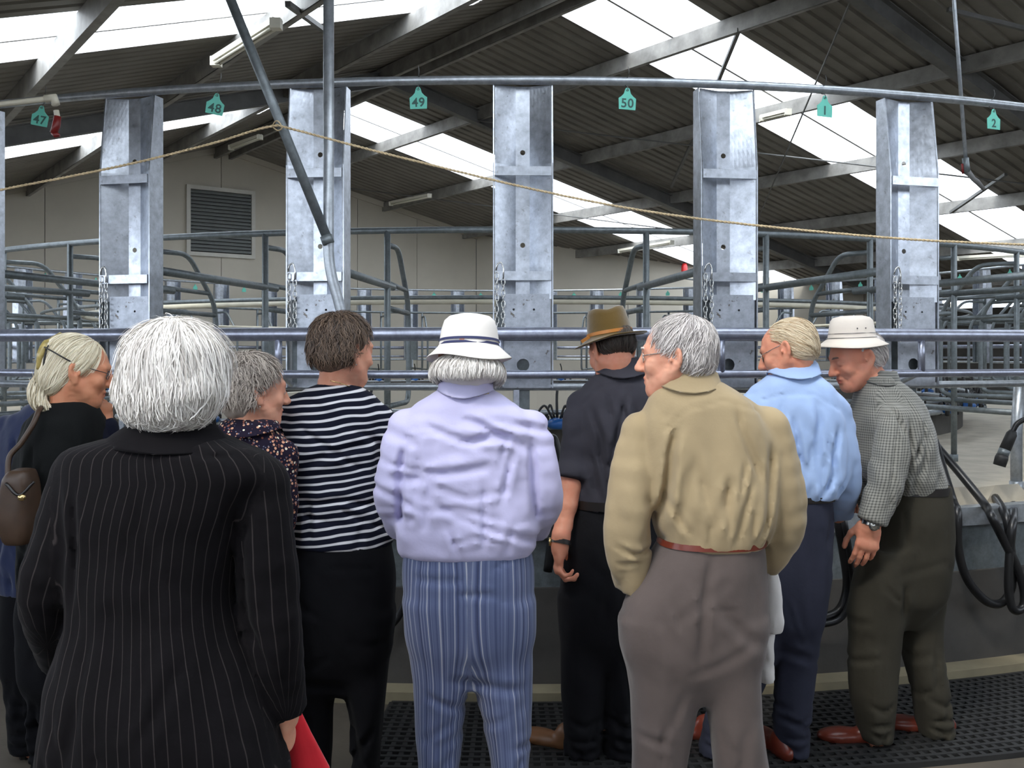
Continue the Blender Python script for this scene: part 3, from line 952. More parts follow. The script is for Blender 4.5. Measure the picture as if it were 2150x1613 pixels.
class Vol:
    def __init__(s): s.p = []
    def _add(s, fn, lo, hi, k, op):
        m = max(k, 0.0) + 0.05
        s.p.append((fn, np.array(lo, float) - m, np.array(hi, float) + m, k, op)); return s
    def cap(s, a, b, ra, rb=None, k=0.02, op='u', flat=None):
        rb = ra if rb is None else rb
        a, b = np.array(a, float), np.array(b, float)
        ab = b - a; L2 = max(float(ab @ ab), 1e-9)
        def fn(X, Y, Z):
            px, py, pz = X - a[0], Y - a[1], Z - a[2]
            t = np.clip((px * ab[0] + py * ab[1] + pz * ab[2]) / L2, 0, 1)
            return np.sqrt((px - t * ab[0]) ** 2 + (py - t * ab[1]) ** 2 + (pz - t * ab[2]) ** 2) - (ra + (rb - ra) * t)
        r = max(ra, rb)
        return s._add(fn, np.minimum(a, b) - r, np.maximum(a, b) + r, k, op)
    def chain(s, pts, rads, k=0.02, op='u', sub=0):
        if sub:
            q = smooth_path([np.append(np.array(p, float), r) for p, r in zip(pts, rads)], sub)
            pts, rads = [x[:3] for x in q], [x[3] for x in q]
        for i in range(len(pts) - 1):
            s.cap(pts[i], pts[i + 1], rads[i], rads[i + 1], k if i == 0 else 0.012, op)
        return s
    def sleeve(s, pts, rads, cut, k=0.014, squash=1.0):
        """tapering sleeve along a path, cut straight across at its end: cut = (point, direction)"""
        q = smooth_path([np.append(np.array(p, float), r) for p, r in zip(pts, rads)], 5)
        q.append(np.append(q[-1][:3] + np.array(cut[1]) * .05, q[-1][3]))
        cp, cd = np.array(cut[0], float), np.array(cut[1], float)
        def fn(X, Y, Z):
            D = None
            for A, B in zip(q[:-1], q[1:]):
                a, ab = A[:3], B[:3] - A[:3]
                L2 = max(float(ab @ ab), 1e-9)
                px, py, pz = X - a[0], Y - a[1], Z - a[2]
                t = np.clip((px * ab[0] + py * ab[1] + pz * ab[2]) / L2, 0, 1)
                d = np.sqrt((px - t * ab[0]) ** 2 + (py - t * ab[1]) ** 2 + (pz - t * ab[2]) ** 2) - (A[3] + (B[3] - A[3]) * t)
                D = d if D is None else smin(D, d, .012)
            return np.maximum(D, (X - cp[0]) * cd[0] + (Y - cp[1]) * cd[1] + (Z - cp[2]) * cd[2])
        P = np.array([x[:3] for x in q]); r = max(x[3] for x in q)
        return s._add(fn, P.min(0) - r, P.max(0) + r, k, 'u')
    def ell(s, c, r, R=None, k=0.02, op='u'):
        c, r = np.array(c, float), np.array(r, float)
        R = np.eye(3) if R is None else R
        def fn(X, Y, Z):
            d = [X - c[0], Y - c[1], Z - c[2]]
            q = [d[0] * R[0, i] + d[1] * R[1, i] + d[2] * R[2, i] for i in range(3)]
            k0 = np.sqrt((q[0] / r[0]) ** 2 + (q[1] / r[1]) ** 2 + (q[2] / r[2]) ** 2)
            k1 = np.sqrt((q[0] / r[0] ** 2) ** 2 + (q[1] / r[1] ** 2) ** 2 + (q[2] / r[2] ** 2) ** 2)
            return k0 * (k0 - 1) / np.maximum(k1, 1e-6)
        ext = np.abs(R) @ r
        return s._add(fn, c - ext, c + ext, k, op)
    def loft(s, rows, k=0.03, op='u', n=2.3, ang=0.0):
        """rows (z, cx, cy, half width, half depth) in order of height; ellipse sections, smooth in between"""
        A = np.array(sorted([tuple(r) for r in rows]), float)
        q = np.array(smooth_path(A, 8))
        o = np.argsort(q[:, 0]); q = q[o]
        z0, z1 = A[0, 0], A[-1, 0]
        ca, sa = math.cos(ang), math.sin(ang)
        def fn(X, Y, Z):
            cx = np.interp(Z, q[:, 0], q[:, 1]); cy = np.interp(Z, q[:, 0], q[:, 2])
            a = np.maximum(np.interp(Z, q[:, 0], q[:, 3]), 0.004); b = np.maximum(np.interp(Z, q[:, 0], q[:, 4]), 0.004)
            dx, dy = X - cx, Y - cy
            if ang: dx, dy = dx * ca + dy * sa, -dx * sa + dy * ca
            g = (np.abs(dx / a) ** n + np.abs(dy / b) ** n) ** (1 / n)
            d = (g - 1) * np.minimum(a, b)
            return np.maximum(d, np.maximum(Z - z1, z0 - Z))
        e = np.maximum(A[:, 3], A[:, 4]) if ang else None
        lx = (A[:, 1] - (e if ang else A[:, 3])).min() - .02; hx = (A[:, 1] + (e if ang else A[:, 3])).max() + .02
        ly = (A[:, 2] - (e if ang else A[:, 4])).min() - .02; hy = (A[:, 2] + (e if ang else A[:, 4])).max() + .02
        return s._add(fn, (lx, ly, z0), (hx, hy, z1), k, op)
    def plane(s, p, n, op='s', k=0.004, lo=(-9, -9, -9), hi=(9, 9, 9)):
        """cuts away the side that n points to, inside the box lo..hi"""
        p, n = np.array(p, float), np.array(n, float); n = n / np.linalg.norm(n)
        def fn(X, Y, Z): return -((X - p[0]) * n[0] + (Y - p[1]) * n[1] + (Z - p[2]) * n[2])
        s.p.append((fn, np.array(lo, float), np.array(hi, float), k, op)); return s
    def at(s, P):
        P = np.asarray(P, float)
        D = np.full(len(P), 1.0)
        for fn, lo, hi, k, op in s.p:
            d = fn(P[:, 0], P[:, 1], P[:, 2])
            D = smin(D, d, k) if op == 'u' else -smin(-D, d, k)
        return D
    def grad(s, P, e=0.003):
        g = np.stack([s.at(P + np.eye(3)[i] * e) - s.at(P - np.eye(3)[i] * e) for i in range(3)], 1)
        return g / np.maximum(np.linalg.norm(g, axis=1, keepdims=True), 1e-9)
    def surface(s, h=0.012, fine=(), disp=None):
        lo = np.min([p[1] for p in s.p if p[4] == 'u'], axis=0); hi = np.max([p[2] for p in s.p if p[4] == 'u'], axis=0)
        ax = []
        for i in range(3):
            c = [lo[i]]
            while c[-1] < hi[i]:
                st = h
                for flo, fhi, fh in fine:
                    if flo[i] - h <= c[-1] <= fhi[i]: st = min(st, fh)
                c.append(c[-1] + st)
            ax.append(np.array(c))
        D = np.full([len(a) for a in ax], 1.0, np.float32)
        for fn, plo, phi, k, op in s.p:
            sl = tuple(slice(max(0, int(np.searchsorted(ax[i], plo[i])) - 1), int(np.searchsorted(ax[i], phi[i])) + 1) for i in range(3))
            X, Y, Z = ax[0][sl[0]][:, None, None], ax[1][sl[1]][None, :, None], ax[2][sl[2]][None, None, :]
            if 0 in (X.size, Y.size, Z.size): continue
            d = fn(X, Y, Z).astype(np.float32)
            D[sl] = smin(D[sl], d, k) if op == 'u' else -smin(-D[sl], d, k)
        if disp is not None:
            I = np.nonzero(np.abs(D) < 0.035)
            D[I] += disp(ax[0][I[0]], ax[1][I[1]], ax[2][I[2]])
        return nets(D, ax)

def nets(D, ax):
    ins = D < 0
    c = np.zeros([n - 1 for n in D.shape], np.int8)
    for a in (0, 1):
        for b in (0, 1):
            for d in (0, 1):
                c += ins[a:a + c.shape[0], b:b + c.shape[1], d:d + c.shape[2]]
    I, J, K = np.nonzero((c > 0) & (c < 8))
    vid = np.full(c.shape, -1, np.int32)
    vid[I, J, K] = np.arange(len(I))
    acc = np.zeros((len(I), 3)); cnt = np.zeros(len(I))
    cs = [(a, b, d) for a in (0, 1) for b in (0, 1) for d in (0, 1)]
    for p in cs:
        for q in cs:
            if sum(q) - sum(p) == 1 and all(y >= x for x, y in zip(p, q)):
                dp = D[I + p[0], J + p[1], K + p[2]]; dq = D[I + q[0], J + q[1], K + q[2]]
                m = (dp < 0) != (dq < 0)
                t = np.where(m, dp / np.where(np.abs(dp - dq) < 1e-9, 1, dp - dq), 0)
                pp = np.stack([ax[0][I + p[0]], ax[1][J + p[1]], ax[2][K + p[2]]], 1)
                qq = np.stack([ax[0][I + q[0]], ax[1][J + q[1]], ax[2][K + q[2]]], 1)
                acc += np.where(m[:, None], pp + (qq - pp) * t[:, None], 0); cnt += m
    V = acc / np.maximum(cnt, 1)[:, None]
    F = []
    for axis in range(3):
        s0 = [slice(None)] * 3; s1 = [slice(None)] * 3
        s0[axis] = slice(0, -1); s1[axis] = slice(1, None)
        a, b = ins[tuple(s0)], ins[tuple(s1)]
        o1, o2 = [(1, 2), (2, 0), (0, 1)][axis]
        E = np.stack(np.nonzero(a != b), 1)
        E = E[(E[:, o1] > 0) & (E[:, o2] > 0) & (E[:, o1] < vid.shape[o1]) & (E[:, o2] < vid.shape[o2])]
        def cell(d1, d2):
            e = E.copy(); e[:, o1] -= d1; e[:, o2] -= d2
            return vid[e[:, 0], e[:, 1], e[:, 2]]
        q = np.stack([cell(1, 1), cell(0, 1), cell(0, 0), cell(1, 0)], 1)
        fl = a[E[:, 0], E[:, 1], E[:, 2]]
        q[~fl] = q[~fl][:, ::-1]
        F.append(q)
    F = np.concatenate(F)
    F = F[(F >= 0).all(1)]
    return V, F

def relax(V, F, it=1, lam=0.5):
    e = np.concatenate([F[:, [0, 1]], F[:, [1, 2]], F[:, [2, 3]], F[:, [3, 0]]])
    for _ in range(it):
        s = np.zeros_like(V); n = np.zeros(len(V))
        for d in range(3):
            s[:, d] = np.bincount(e[:, 0], V[e[:, 1], d], len(V)) + np.bincount(e[:, 1], V[e[:, 0], d], len(V))
        n = np.bincount(e[:, 0], minlength=len(V)) + np.bincount(e[:, 1], minlength=len(V))
        V = V + lam * (s / np.maximum(n, 1)[:, None] - V)
    return V

def np_mesh(name, V, F, mat, parent, origin, attrs=None):
    me = bpy.data.meshes.new(name)
    V = V - np.array(origin)
    nf, w = F.shape
    me.vertices.add(len(V)); me.vertices.foreach_set('co', V.astype(np.float32).ravel())
    me.loops.add(nf * w); me.loops.foreach_set('vertex_index', F.astype(np.int32).ravel())
    me.polygons.add(nf); me.polygons.foreach_set('loop_start', np.arange(0, nf * w, w, dtype=np.int32))
    me.polygons.foreach_set('use_smooth', np.ones(nf, bool))
    me.update(calc_edges=True)
    for an, arr in (attrs or {}).items():
        at = me.attributes.new(an, 'FLOAT', 'POINT')
        at.data.foreach_set('value', np.asarray(arr, np.float32))
    return link_mesh(name, me, mat, parent)

def arc_u(V, axes):
    """distance round the body from the middle of the back: nearest of several upright axes (list of (z, cx, cy, radius) rows)"""
    best = np.full(len(V), 9.0); u = np.zeros(len(V))
    for i, rows in enumerate(axes):
        A = np.array(sorted(rows), float)
        cx = np.interp(V[:, 2], A[:, 0], A[:, 1]); cy = np.interp(V[:, 2], A[:, 0], A[:, 2]); r = np.interp(V[:, 2], A[:, 0], A[:, 3])
        dx, dy = V[:, 0] - cx, V[:, 1] - cy
        d = np.hypot(dx, dy) - r
        m = d < best
        best = np.where(m, d, best)
        u = np.where(m, np.arctan2(dx, -dy) * A[:, 3].mean() + i * 3.17, u)
    return u

# ---- head, hand and hair in their own frames
class Head:
    def __init__(s, c, yaw=0, pitch=0, roll=0, k=1.0, female=False, fat=1.0):
        s.c, s.R, s.k, s.female, s.fat = np.array(c, float), rotm(yaw, pitch, roll), k, female, fat
    def P(s, x, y, z): return s.c + s.R @ (np.array([x, y, z]) * s.k)
    def loc(s, V): return ((np.asarray(V) - s.c) @ s.R) / s.k
    def build(s, v, neck, neck_r=(0.056, 0.062)):
        k, R, P, f = s.k, s.R, s.P, s.fat
        E = lambda c, r, kk=0.02, op='u', RR=None: v.ell(P(*c), np.array(r) * k, R if RR is None else R @ RR, kk * k, op)
        Cp = lambda a, b, ra, rb, kk=0.015, op='u': v.cap(P(*a), P(*b), ra * k, rb * k, kk * k, op)
        E((0, -.014, .036), (.074, .096, .083))
        E((0, .036, .0), (.063 * f, .061, .086), .03)
        E((0, .042, -.056), (.052 * f, .05, .054), .03)
        E((0, .076, -.097), (.023, .019, .019), .03)
        for x in (-1, 1):
            Cp((x * .060 * f, -.002, -.045), (x * .026, .066, -.094), .019 * f, .018, .03)
            E((x * .044, .066, -.022), (.021 * f, .02, .022), .02)
            Cp((x * .012, .092, .030), (x * .044, .078, .030), .010, .009, .015)
            E((x * .033, .106, .009), (.019, .014, .012), .012, 's')
            E((x * .033, .0815, .008), (.0155, .0135, .0125), .004)
            Cp((x * .018, .090, .0155), (x * .047, .083, .0150), .0042, .0038, .004)
            E((x * .0125, .106, -.030), (.009, .011, .008), .008)
            tl = np.array(Matrix.Rotation(x * 0.42, 3, 'Z') @ Matrix.Rotation(0.18, 3, 'X'))
            E((x * .082, -.013, -.003), (.0085, .0225, .036), .008, 'u', tl)
            E((x * .079, -.006, -.034), (.008, .010, .011), .008)
            E((x * .0935, -.009, .002), (.0115, .0130, .022), .003, 's', tl)
            E((x * .086, .003, -.006), (.004, .005, .008), .004)
            Cp((x * .020, .100, -.034), (x * .034, .084, -.062), .0025, .0025, .006, 's')
        Cp((0, .094, .020), (0, .119, -.024), .0085, .0125, .012)
        E((0, .092, -.0555), (.025, .013, .0065), .008)
        E((0, .090, -.0685), (.022, .014, .0085), .008)
        E((0, .107, -.0615), (.027, .011, .0017), .002, 's')
        v.cap(P(0, -.022, -.05), neck, neck_r[0] * k, neck_r[1], 0.03)
        v.cap(P(0, -.01, -.07), P(0, .03, -.085), .045 * k, .03 * k, 0.03)
        return s
    def box(s): return (s.c - 0.155 * s.k, s.c + 0.155 * s.k)
    def brows(s, parent, origin, mat):
        for x in (-1, 1):
            MB().tube([tuple(s.P(x * q, y, z) - np.array(origin)) for q, y, z in ((.012, .1005, .031), (.024, .0995, .035), (.038, .092, .035), (.048, .082, .030))], [.003, .0042, .0038, .0015], 6).build('eyebrow', mat, parent, True)
    def eyes(s, parent, origin):
        for x in (-1, 1):
            m = MB()
            c = s.P(x * .033, .0842, .0065)
            vs, fs = [], []
            prof = [(0.0, .0118), (.0045, .0109), (.0080, .0087), (.0104, .0055), (.0118, 0.0)]
            for r, h in prof:
                for j in range(12):
                    a = 2 * PI * j / 12
                    vs.append(c - np.array(origin) + s.R @ (np.array([r * math.cos(a), h, r * math.sin(a)]) * s.k))
            for i in range(4):
                for j in range(12):
                    fs.append((i * 12 + j, i * 12 + (j + 1) % 12, (i + 1) * 12 + (j + 1) % 12, (i + 1) * 12 + j))
            me = mesh_from('eye', vs, fs, True)
            o = link_mesh('eye', me, M['eye_white'], parent)
            me.materials.append(M['iris'])
            me.polygons.foreach_set('material_index', [1 if i < 24 else 0 for i in range(len(fs))])

def hand(v, wrist, d, palm, side, curl=(35, 40, 30), k=1.0, spread=1.0, thumb=(0.6, 0.5)):
    """palm and five fingers; d runs wrist to knuckles, palm is the way the palm faces, side is the thumb's side"""
    d, palm, side = [np.array(x, float) / np.linalg.norm(x) for x in (d, palm, side)]
    side = side - d * (side @ d); side /= np.linalg.norm(side)
    palm = palm - d * (palm @ d) - side * (palm @ side); palm /= np.linalg.norm(palm)
    w = np.array(wrist, float)
    R = np.stack([side, d, palm], 1)
    P = lambda a, b, c: w + R @ (np.array([a, b, c]) * k)
    v.ell(P(0, .048, 0), np.array([.041, .052, .016]) * k, R, .015 * k)
    v.ell(P(-.004, .082, -.002), np.array([.040, .018, .014]) * k, R, .012 * k)
    v.cap(P(0, -.03, 0), P(0, .02, 0), .027 * k, .027 * k, .02 * k)
    v.ell(P(.026, .030, .008), np.array([.016, .030, .015]) * k, R, .012 * k)
    tips = []
    for i, (x, L, r) in enumerate(((.030, .082, .0092), (.010, .092, .0095), (-.011, .085, .0090), (-.030, .068, .0078))):
        p = P(x, .088 - (0.010 if i == 3 else 0.004 if i == 0 else 0), -.001)
        a = 0.0
        for j, fr in enumerate((0.46, 0.31, 0.23)):
            a += math.radians(curl[j] * (1 + 0.12 * i))
            dirv = R @ np.array([x * 1.2 * spread * math.cos(a) * 0.9, math.cos(a), math.sin(a)])
            dirv /= np.linalg.norm(dirv)
            q = p + dirv * L * fr * k
            v.cap(p, q, (r - .0006 * j) * k, (r - .0006 * (j + 1)) * k, .003 * k if j else .007 * k)
            p = q
        tips.append(p)
    p = P(.032, .022, .008)
    for j, (dv, L, r) in enumerate((((.55, .80, .30), .040, .0125), ((.22, .90, .10 + thumb[0]), .032, .0108), ((.0, .90, thumb[1]), .026, .0098))):
        dv = R @ np.array(dv); dv /= np.linalg.norm(dv)
        q = p + dv * L * k
        v.cap(p, q, r * k, (r - .001) * k, .004 * k if j else .010 * k)
        p = q
    return tips

def strands(vol, head, roots, flow, n_steps, step, width, off, parent, origin, mat, name='hair', jit=0.35, seed=1, lift=0.0, dens_rand=0.3, tipw=0.25, curl=0.0, maxlen=None):
    """hair as narrow ribbons that follow the surface of the hair volume"""
    r = np.random.default_rng(seed)
    n = len(roots)
    P = roots.copy()
    offs = off[0] + (off[1] - off[0]) * r.random(n)
    paths = [P.copy()]
    ph = r.random(n) * 6.28; fr = 0.6 + r.random(n) * 0.9
    wob = r.normal(0, jit * .45, (n, 3)) + np.stack([vnoise(roots[:, 0] * 45 + 3 * q_, roots[:, 1] * 45, roots[:, 2] * 45, seed + q_) for q_ in range(3)], 1) * jit * 2.6
    for i in range(n_steps):
        g = vol.grad(P)
        f = flow(P, i / n_steps) + wob
        f = f - g * np.sum(f * g, 1, keepdims=True) * (1 - lift)
        f /= np.maximum(np.linalg.norm(f, axis=1, keepdims=True), 1e-9)
        if curl:
            sd = np.cross(g, f)
            f = f + sd * (curl * np.sin(ph + fr * i * 1.9))[:, None]
            f /= np.maximum(np.linalg.norm(f, axis=1, keepdims=True), 1e-9)
        P = P + f * step
        d = vol.at(P)
        pull = np.clip(offs * (1 + lift * 3 * i / n_steps) - d, -0.02, 0.02)
        P = P + vol.grad(P) * pull[:, None] * 0.8
        paths.append(P.copy())
    Q = np.stack(paths, 1)
    m = Q.shape[1]
    T = np.gradient(Q, axis=1); T /= np.maximum(np.linalg.norm(T, axis=2, keepdims=True), 1e-9)
    G = np.stack([vol.grad(Q[:, i]) for i in range(m)], 1)
    S = np.cross(T, G); S /= np.maximum(np.linalg.norm(S, axis=2, keepdims=True), 1e-9)
    tw = r.normal(0, 0.5, (n, 1, 1))
    S = S * np.cos(tw) + G * np.sin(tw)
    wd = width * (0.6 + 0.8 * r.random(n))[:, None] * np.interp(np.linspace(0, 1, m), [0, .2, .7, 1], [.7, 1, .9, tipw])[None]
    A = Q - S * wd[..., None] / 2; B = Q + S * wd[..., None] / 2
    V = np.stack([A, B], 2).reshape(-1, 3)
    idx = np.arange(n * m * 2).reshape(n, m, 2)
    F = np.stack([idx[:, :-1, 0], idx[:, :-1, 1], idx[:, 1:, 1], idx[:, 1:, 0]], -1).reshape(-1, 4)
    rnd = np.repeat(r.random(n), m * 2)
    along = np.tile(np.repeat(np.linspace(0, 1, m), 2), n)
    return np_mesh(name, V, F, mat, parent, origin, {'strand': rnd, 'along': along})

def scalp_roots(head, vol, n, lim, seed=3, jitter=0.0):
    """points on the hair volume where lim(local direction) holds"""
    r = np.random.default_rng(seed)
    out = []
    while len(out) < n:
        d = r.normal(size=(n * 2, 3)); d /= np.linalg.norm(d, axis=1, keepdims=True)
        d = d[lim(d)]
        if len(d) == 0: break
        P = head.c + (d * np.array([.08, .105, .09]) * head.k + np.array([0, -.012, .035]) * head.k) @ head.R.T
        for _ in range(4):
            P = P - vol.grad(P) * vol.at(P)[:, None]
        out += list(P)
    return np.array(out[:n])

# ---- cloth and skin materials
def cloth_mat(name, c, rough=0.85, var=0.10, pattern=None, weave=900.0, sheen=0.2):
    m, nt, b = new_mat(name)
    L = nt.links
    f = noise(nt, 7, 3, 0.5)
    lo = tuple(x * (1 - var) for x in c[:3]); hi = tuple(min(1, x * (1 + var)) for x in c[:3])
    base = ramp(nt, [(0.3, lo), (0.7, hi)], f)
    if pattern: base = pattern(nt, base)
    L.new(base, b.inputs['Base Color'])
    b.inputs['Roughness'].default_value = rough
    b.inputs['Specular IOR Level'].default_value = 0.2
    b.inputs['Sheen Weight'].default_value = sheen * (1.0 if max(c[:3]) > .06 else .12)
    if max(c[:3]) < .06: b.inputs['Specular IOR Level'].default_value = 0.08
    b.inputs['Sheen Roughness'].default_value = 0.5
    w1 = noise(nt, 26, 5, 0.6)
    bump(nt, b, w1, 0.25, 0.006)
    return m

def attr(nt, name):
    a = nt.nodes.new('ShaderNodeAttribute'); a.attribute_name = name
    return a.outputs['Fac']
def math_(nt, op, a, b=None):
    n = nt.nodes.new('ShaderNodeMath'); n.operation = op
    for i, x in enumerate((a, b)):
        if x is None: continue
        if isinstance(x, (int, float)): n.inputs[i].default_value = x
        else: nt.links.new(x, n.inputs[i])
    return n.outputs[0]
def mixc(nt, fac, a, b):
    n = nt.nodes.new('ShaderNodeMixRGB')
    nt.links.new(fac, n.inputs[0]) if not isinstance(fac, (int, float)) else setattr(n.inputs[0], 'default_value', fac)
    for i, x in ((1, a), (2, b)):
        if isinstance(x, tuple): n.inputs[i].default_value = x if len(x) == 4 else (*x, 1)
        else: nt.links.new(x, n.inputs[i])
    return n.outputs[0]
def stripe(nt, coord, period, width, soft=0.15):
    """1 on a stripe of the given width, else 0"""
    q = math_(nt, 'FRACT', math_(nt, 'DIVIDE', coord, period))
    d = math_(nt, 'ABSOLUTE', math_(nt, 'SUBTRACT', q, 0.5))
    w = width / period / 2
    mr = nt.nodes.new('ShaderNodeMapRange')
    mr.inputs[1].default_value = w * (1 - soft); mr.inputs[2].default_value = w * (1 + soft)
    mr.inputs[3].default_value = 1; mr.inputs[4].default_value = 0
    nt.links.new(d, mr.inputs[0])
    return mr.outputs[0]
def objz(nt, which=2):
    tc = nt.nodes.new('ShaderNodeTexCoord'); sp = nt.nodes.new('ShaderNodeSeparateXYZ')
    nt.links.new(tc.outputs['Object'], sp.inputs[0])
    return sp.outputs[which]

def skin_mat(name, c, red=0.5):
    m, nt, b = new_mat(name)
    f = noise(nt, 30, 4, 0.6)
    c = np.array(c[:3])
    rd = np.array([min(1, c[0] * 1.0), c[1] * 0.72, c[2] * 0.68])
    base = ramp(nt, [(0.35, tuple(c)), (0.75, tuple(c * (1 - red) + rd * red))], f)
    lip = attr(nt, 'lip')
    base = mixc(nt, lip, base, tuple(np.array([c[0] * 0.72, c[1] * 0.42, c[2] * 0.42])))
    nt.links.new(base, b.inputs['Base Color'])
    b.inputs['Roughness'].default_value = 0.5
    b.inputs['Subsurface Weight'].default_value = 0.12
    b.inputs['Subsurface Radius'].default_value = (0.012, 0.005, 0.003)
    b.inputs['Specular IOR Level'].default_value = 0.35
    bump(nt, b, noise(nt, 140, 3, 0.6), 0.25, 0.0015)
    return m
def hair_mat(name, dark, light, rough=0.5):
    m, nt, b = new_mat(name)
    s = attr(nt, 'strand')
    base = ramp(nt, [(0.0, dark), (0.45, tuple((np.array(dark[:3]) * .35 + np.array(light[:3]) * .65))), (1.0, light)], s)
    nt.links.new(base, b.inputs['Base Color'])
    b.inputs['Roughness'].default_value = rough
    b.inputs['Specular IOR Level'].default_value = 0.4
    return m

M['eye_white'] = simple('eye_white', srgb(225, 215, 205), 0.25, 0, 0.02, 10)
M['iris'] = simple('iris', srgb(60, 70, 80), 0.2, 0, 0.1, 40)
M['skin_a'] = skin_mat('skin_ruddy', srgb(216, 150, 122), 0.6)
M['skin_b'] = skin_mat('skin_fair', srgb(222, 164, 136), 0.5)
M['skin_c'] = skin_mat('skin_tan', srgb(206, 142, 108), 0.5)
M['gold'] = galv('gold', (0.75, 0.55, 0.25), 0.25, 0.95)
M['steel_bright'] = galv('watch_steel', (0.65, 0.65, 0.62), 0.22, 0.95)
M['leather_red'] = simple('red_brown_leather', srgb(110, 48, 34), 0.3, 0, 0.15, 20)
M['leather_brown'] = simple('brown_leather', srgb(104, 70, 44), 0.4, 0, 0.15, 20)
M['leather_dark'] = simple('dark_leather', srgb(30, 26, 24), 0.4, 0, 0.15, 20)

def person(label, u, Y, group='visitors standing at the platform'):
    p = W(u, 700, Y)
    return empty('person', (p[0], Y, 0), 0, label, 'person', group)

def shoe(parent, origin, heel, yaw, mat, L=0.29, w=0.050, name='shoe'):
    """low shoe with sole; heel on the floor, pointing along yaw (degrees left of straight ahead)"""
    R = rotm(yaw)
    h = np.array([heel[0], heel[1], heel[2] if len(heel) > 2 else 0.0])
    P = lambda x, y, z: h + R @ np.array([x, y, z])
    v = Vol()
    v.ell(P(0, L * .66, .035), np.array([w, L * .36, .036]), R, .02)
    v.ell(P(0, L * .2, .045), np.array([w * .74, L * .26, .045]), R, .03)
    v.ell(P(0, L * .25, .085), np.array([w * .62, L * .16, .035]), R, .03)
    v.plane(P(0, 0, .012), (0, 0, -1), 's', .004)
    V, F = v.surface(.009)
    o = np_mesh(name, relax(V, F), F, mat, parent, origin)
    out = []
    for i in range(20):
        a = 2 * PI * i / 20
        x = math.cos(a); y = math.sin(a)
        ww = w * (1.0 if y > 0 else .8)
        out.append(P(ww * x * 1.03, L * .47 + y * L * .52, 0))
    m = MB()
    m.add([tuple(p - np.array(origin)) for p in out] + [tuple(p - np.array(origin) + np.array([0, 0, .014])) for p in out],
          [tuple(reversed(range(20))), tuple(range(20, 40))] + [(i, (i + 1) % 20, 20 + (i + 1) % 20, 20 + i) for i in range(20)])
    m.build('sole', M['leather_dark'], o)
    return o

def rows_px(rows, Y):
    """(v, uL, uR, half depth, shift away) -> (z, cx, cy, a, b)"""
    out = []
    for r in rows:
        v, ul, ur, b = r[:4]
        dy = r[4] if len(r) > 4 else 0.0
        YY = Y + dy
        out.append((EYE + (HOR - v) / FPX * YY, ((ul + ur) / 2 - CX0) / FPX * YY, YY, (ur - ul) / 2 / FPX * YY, b))
    return out

def folds(amp, seed, fx=16, fy=16, fz=4, sharp=True, extra=None):
    def f(X, Y, Z):
        w = vnoise(X * 3, Y * 3, Z * 3, seed + 9) * 1.2
        n = vnoise(X * fx + w, Y * fy + w, Z * fz + w * 2, seed)
        if sharp: n = 0.35 - np.abs(n) * 2.2
        n2 = 0.3 - np.abs(vnoise(X * fx * .8 + Z * 9, Y * fy * .8, Z * fz * 1.7 - X * 5, seed + 3)) * 2.0
        d = amp * n + amp * .7 * n2 + amp * 0.4 * vnoise(X * fx * 2.1, Y * fy * 2.1, Z * fz * 2.6 + 5, seed + 1)
        if extra is not None: d = d + extra(X, Y, Z)
        return d.astype(np.float32)
    return f

def seams(lines):
    """creases pressed into cloth, fading towards their ends: list of (points, depth, width)"""
    def f(X, Y, Z):
        t = np.zeros_like(X)
        for pts, a, w in lines:
            P = [np.array(p, float) for p in pts]
            seg = [np.linalg.norm((q - p)[[0, 2]]) for p, q in zip(P[:-1], P[1:])]
            tot = max(sum(seg), 1e-6); acc = 0.0
            lo = np.min(P, 0) - 3.2 * w - .002; hi = np.max(P, 0) + 3.2 * w + .002
            I = np.nonzero((X > lo[0]) & (X < hi[0]) & (Z > lo[2]) & (Z < hi[2]) & (Y < P[0][1] + .12))[0]
            if len(I) == 0: continue
            x, z = X[I], Z[I]
            dm = np.full(x.shape, 9.0); um = np.zeros_like(x)
            for p, q, L in zip(P[:-1], P[1:], seg):
                ab = (q - p)[[0, 2]]
                dx, dz = x - p[0], z - p[2]
                s_ = np.clip((dx * ab[0] + dz * ab[1]) / max(ab @ ab, 1e-9), 0, 1)
                dd = np.hypot(dx - s_ * ab[0], dz - s_ * ab[1])
                m = dd < dm
                dm = np.where(m, dd, dm); um = np.where(m, (acc + s_ * L) / tot, um)
                acc += L
            tp = np.clip(um * 5, 0, 1) * np.clip((1 - um) * 5, 0, 1)
            if abs(a) < .0045: tp = np.ones_like(tp)
            t[I] += a * tp * (np.exp(-(dm / w) ** 2) - .45 * np.exp(-((dm - 1.9 * w) / w) ** 2))
        return t
    return f

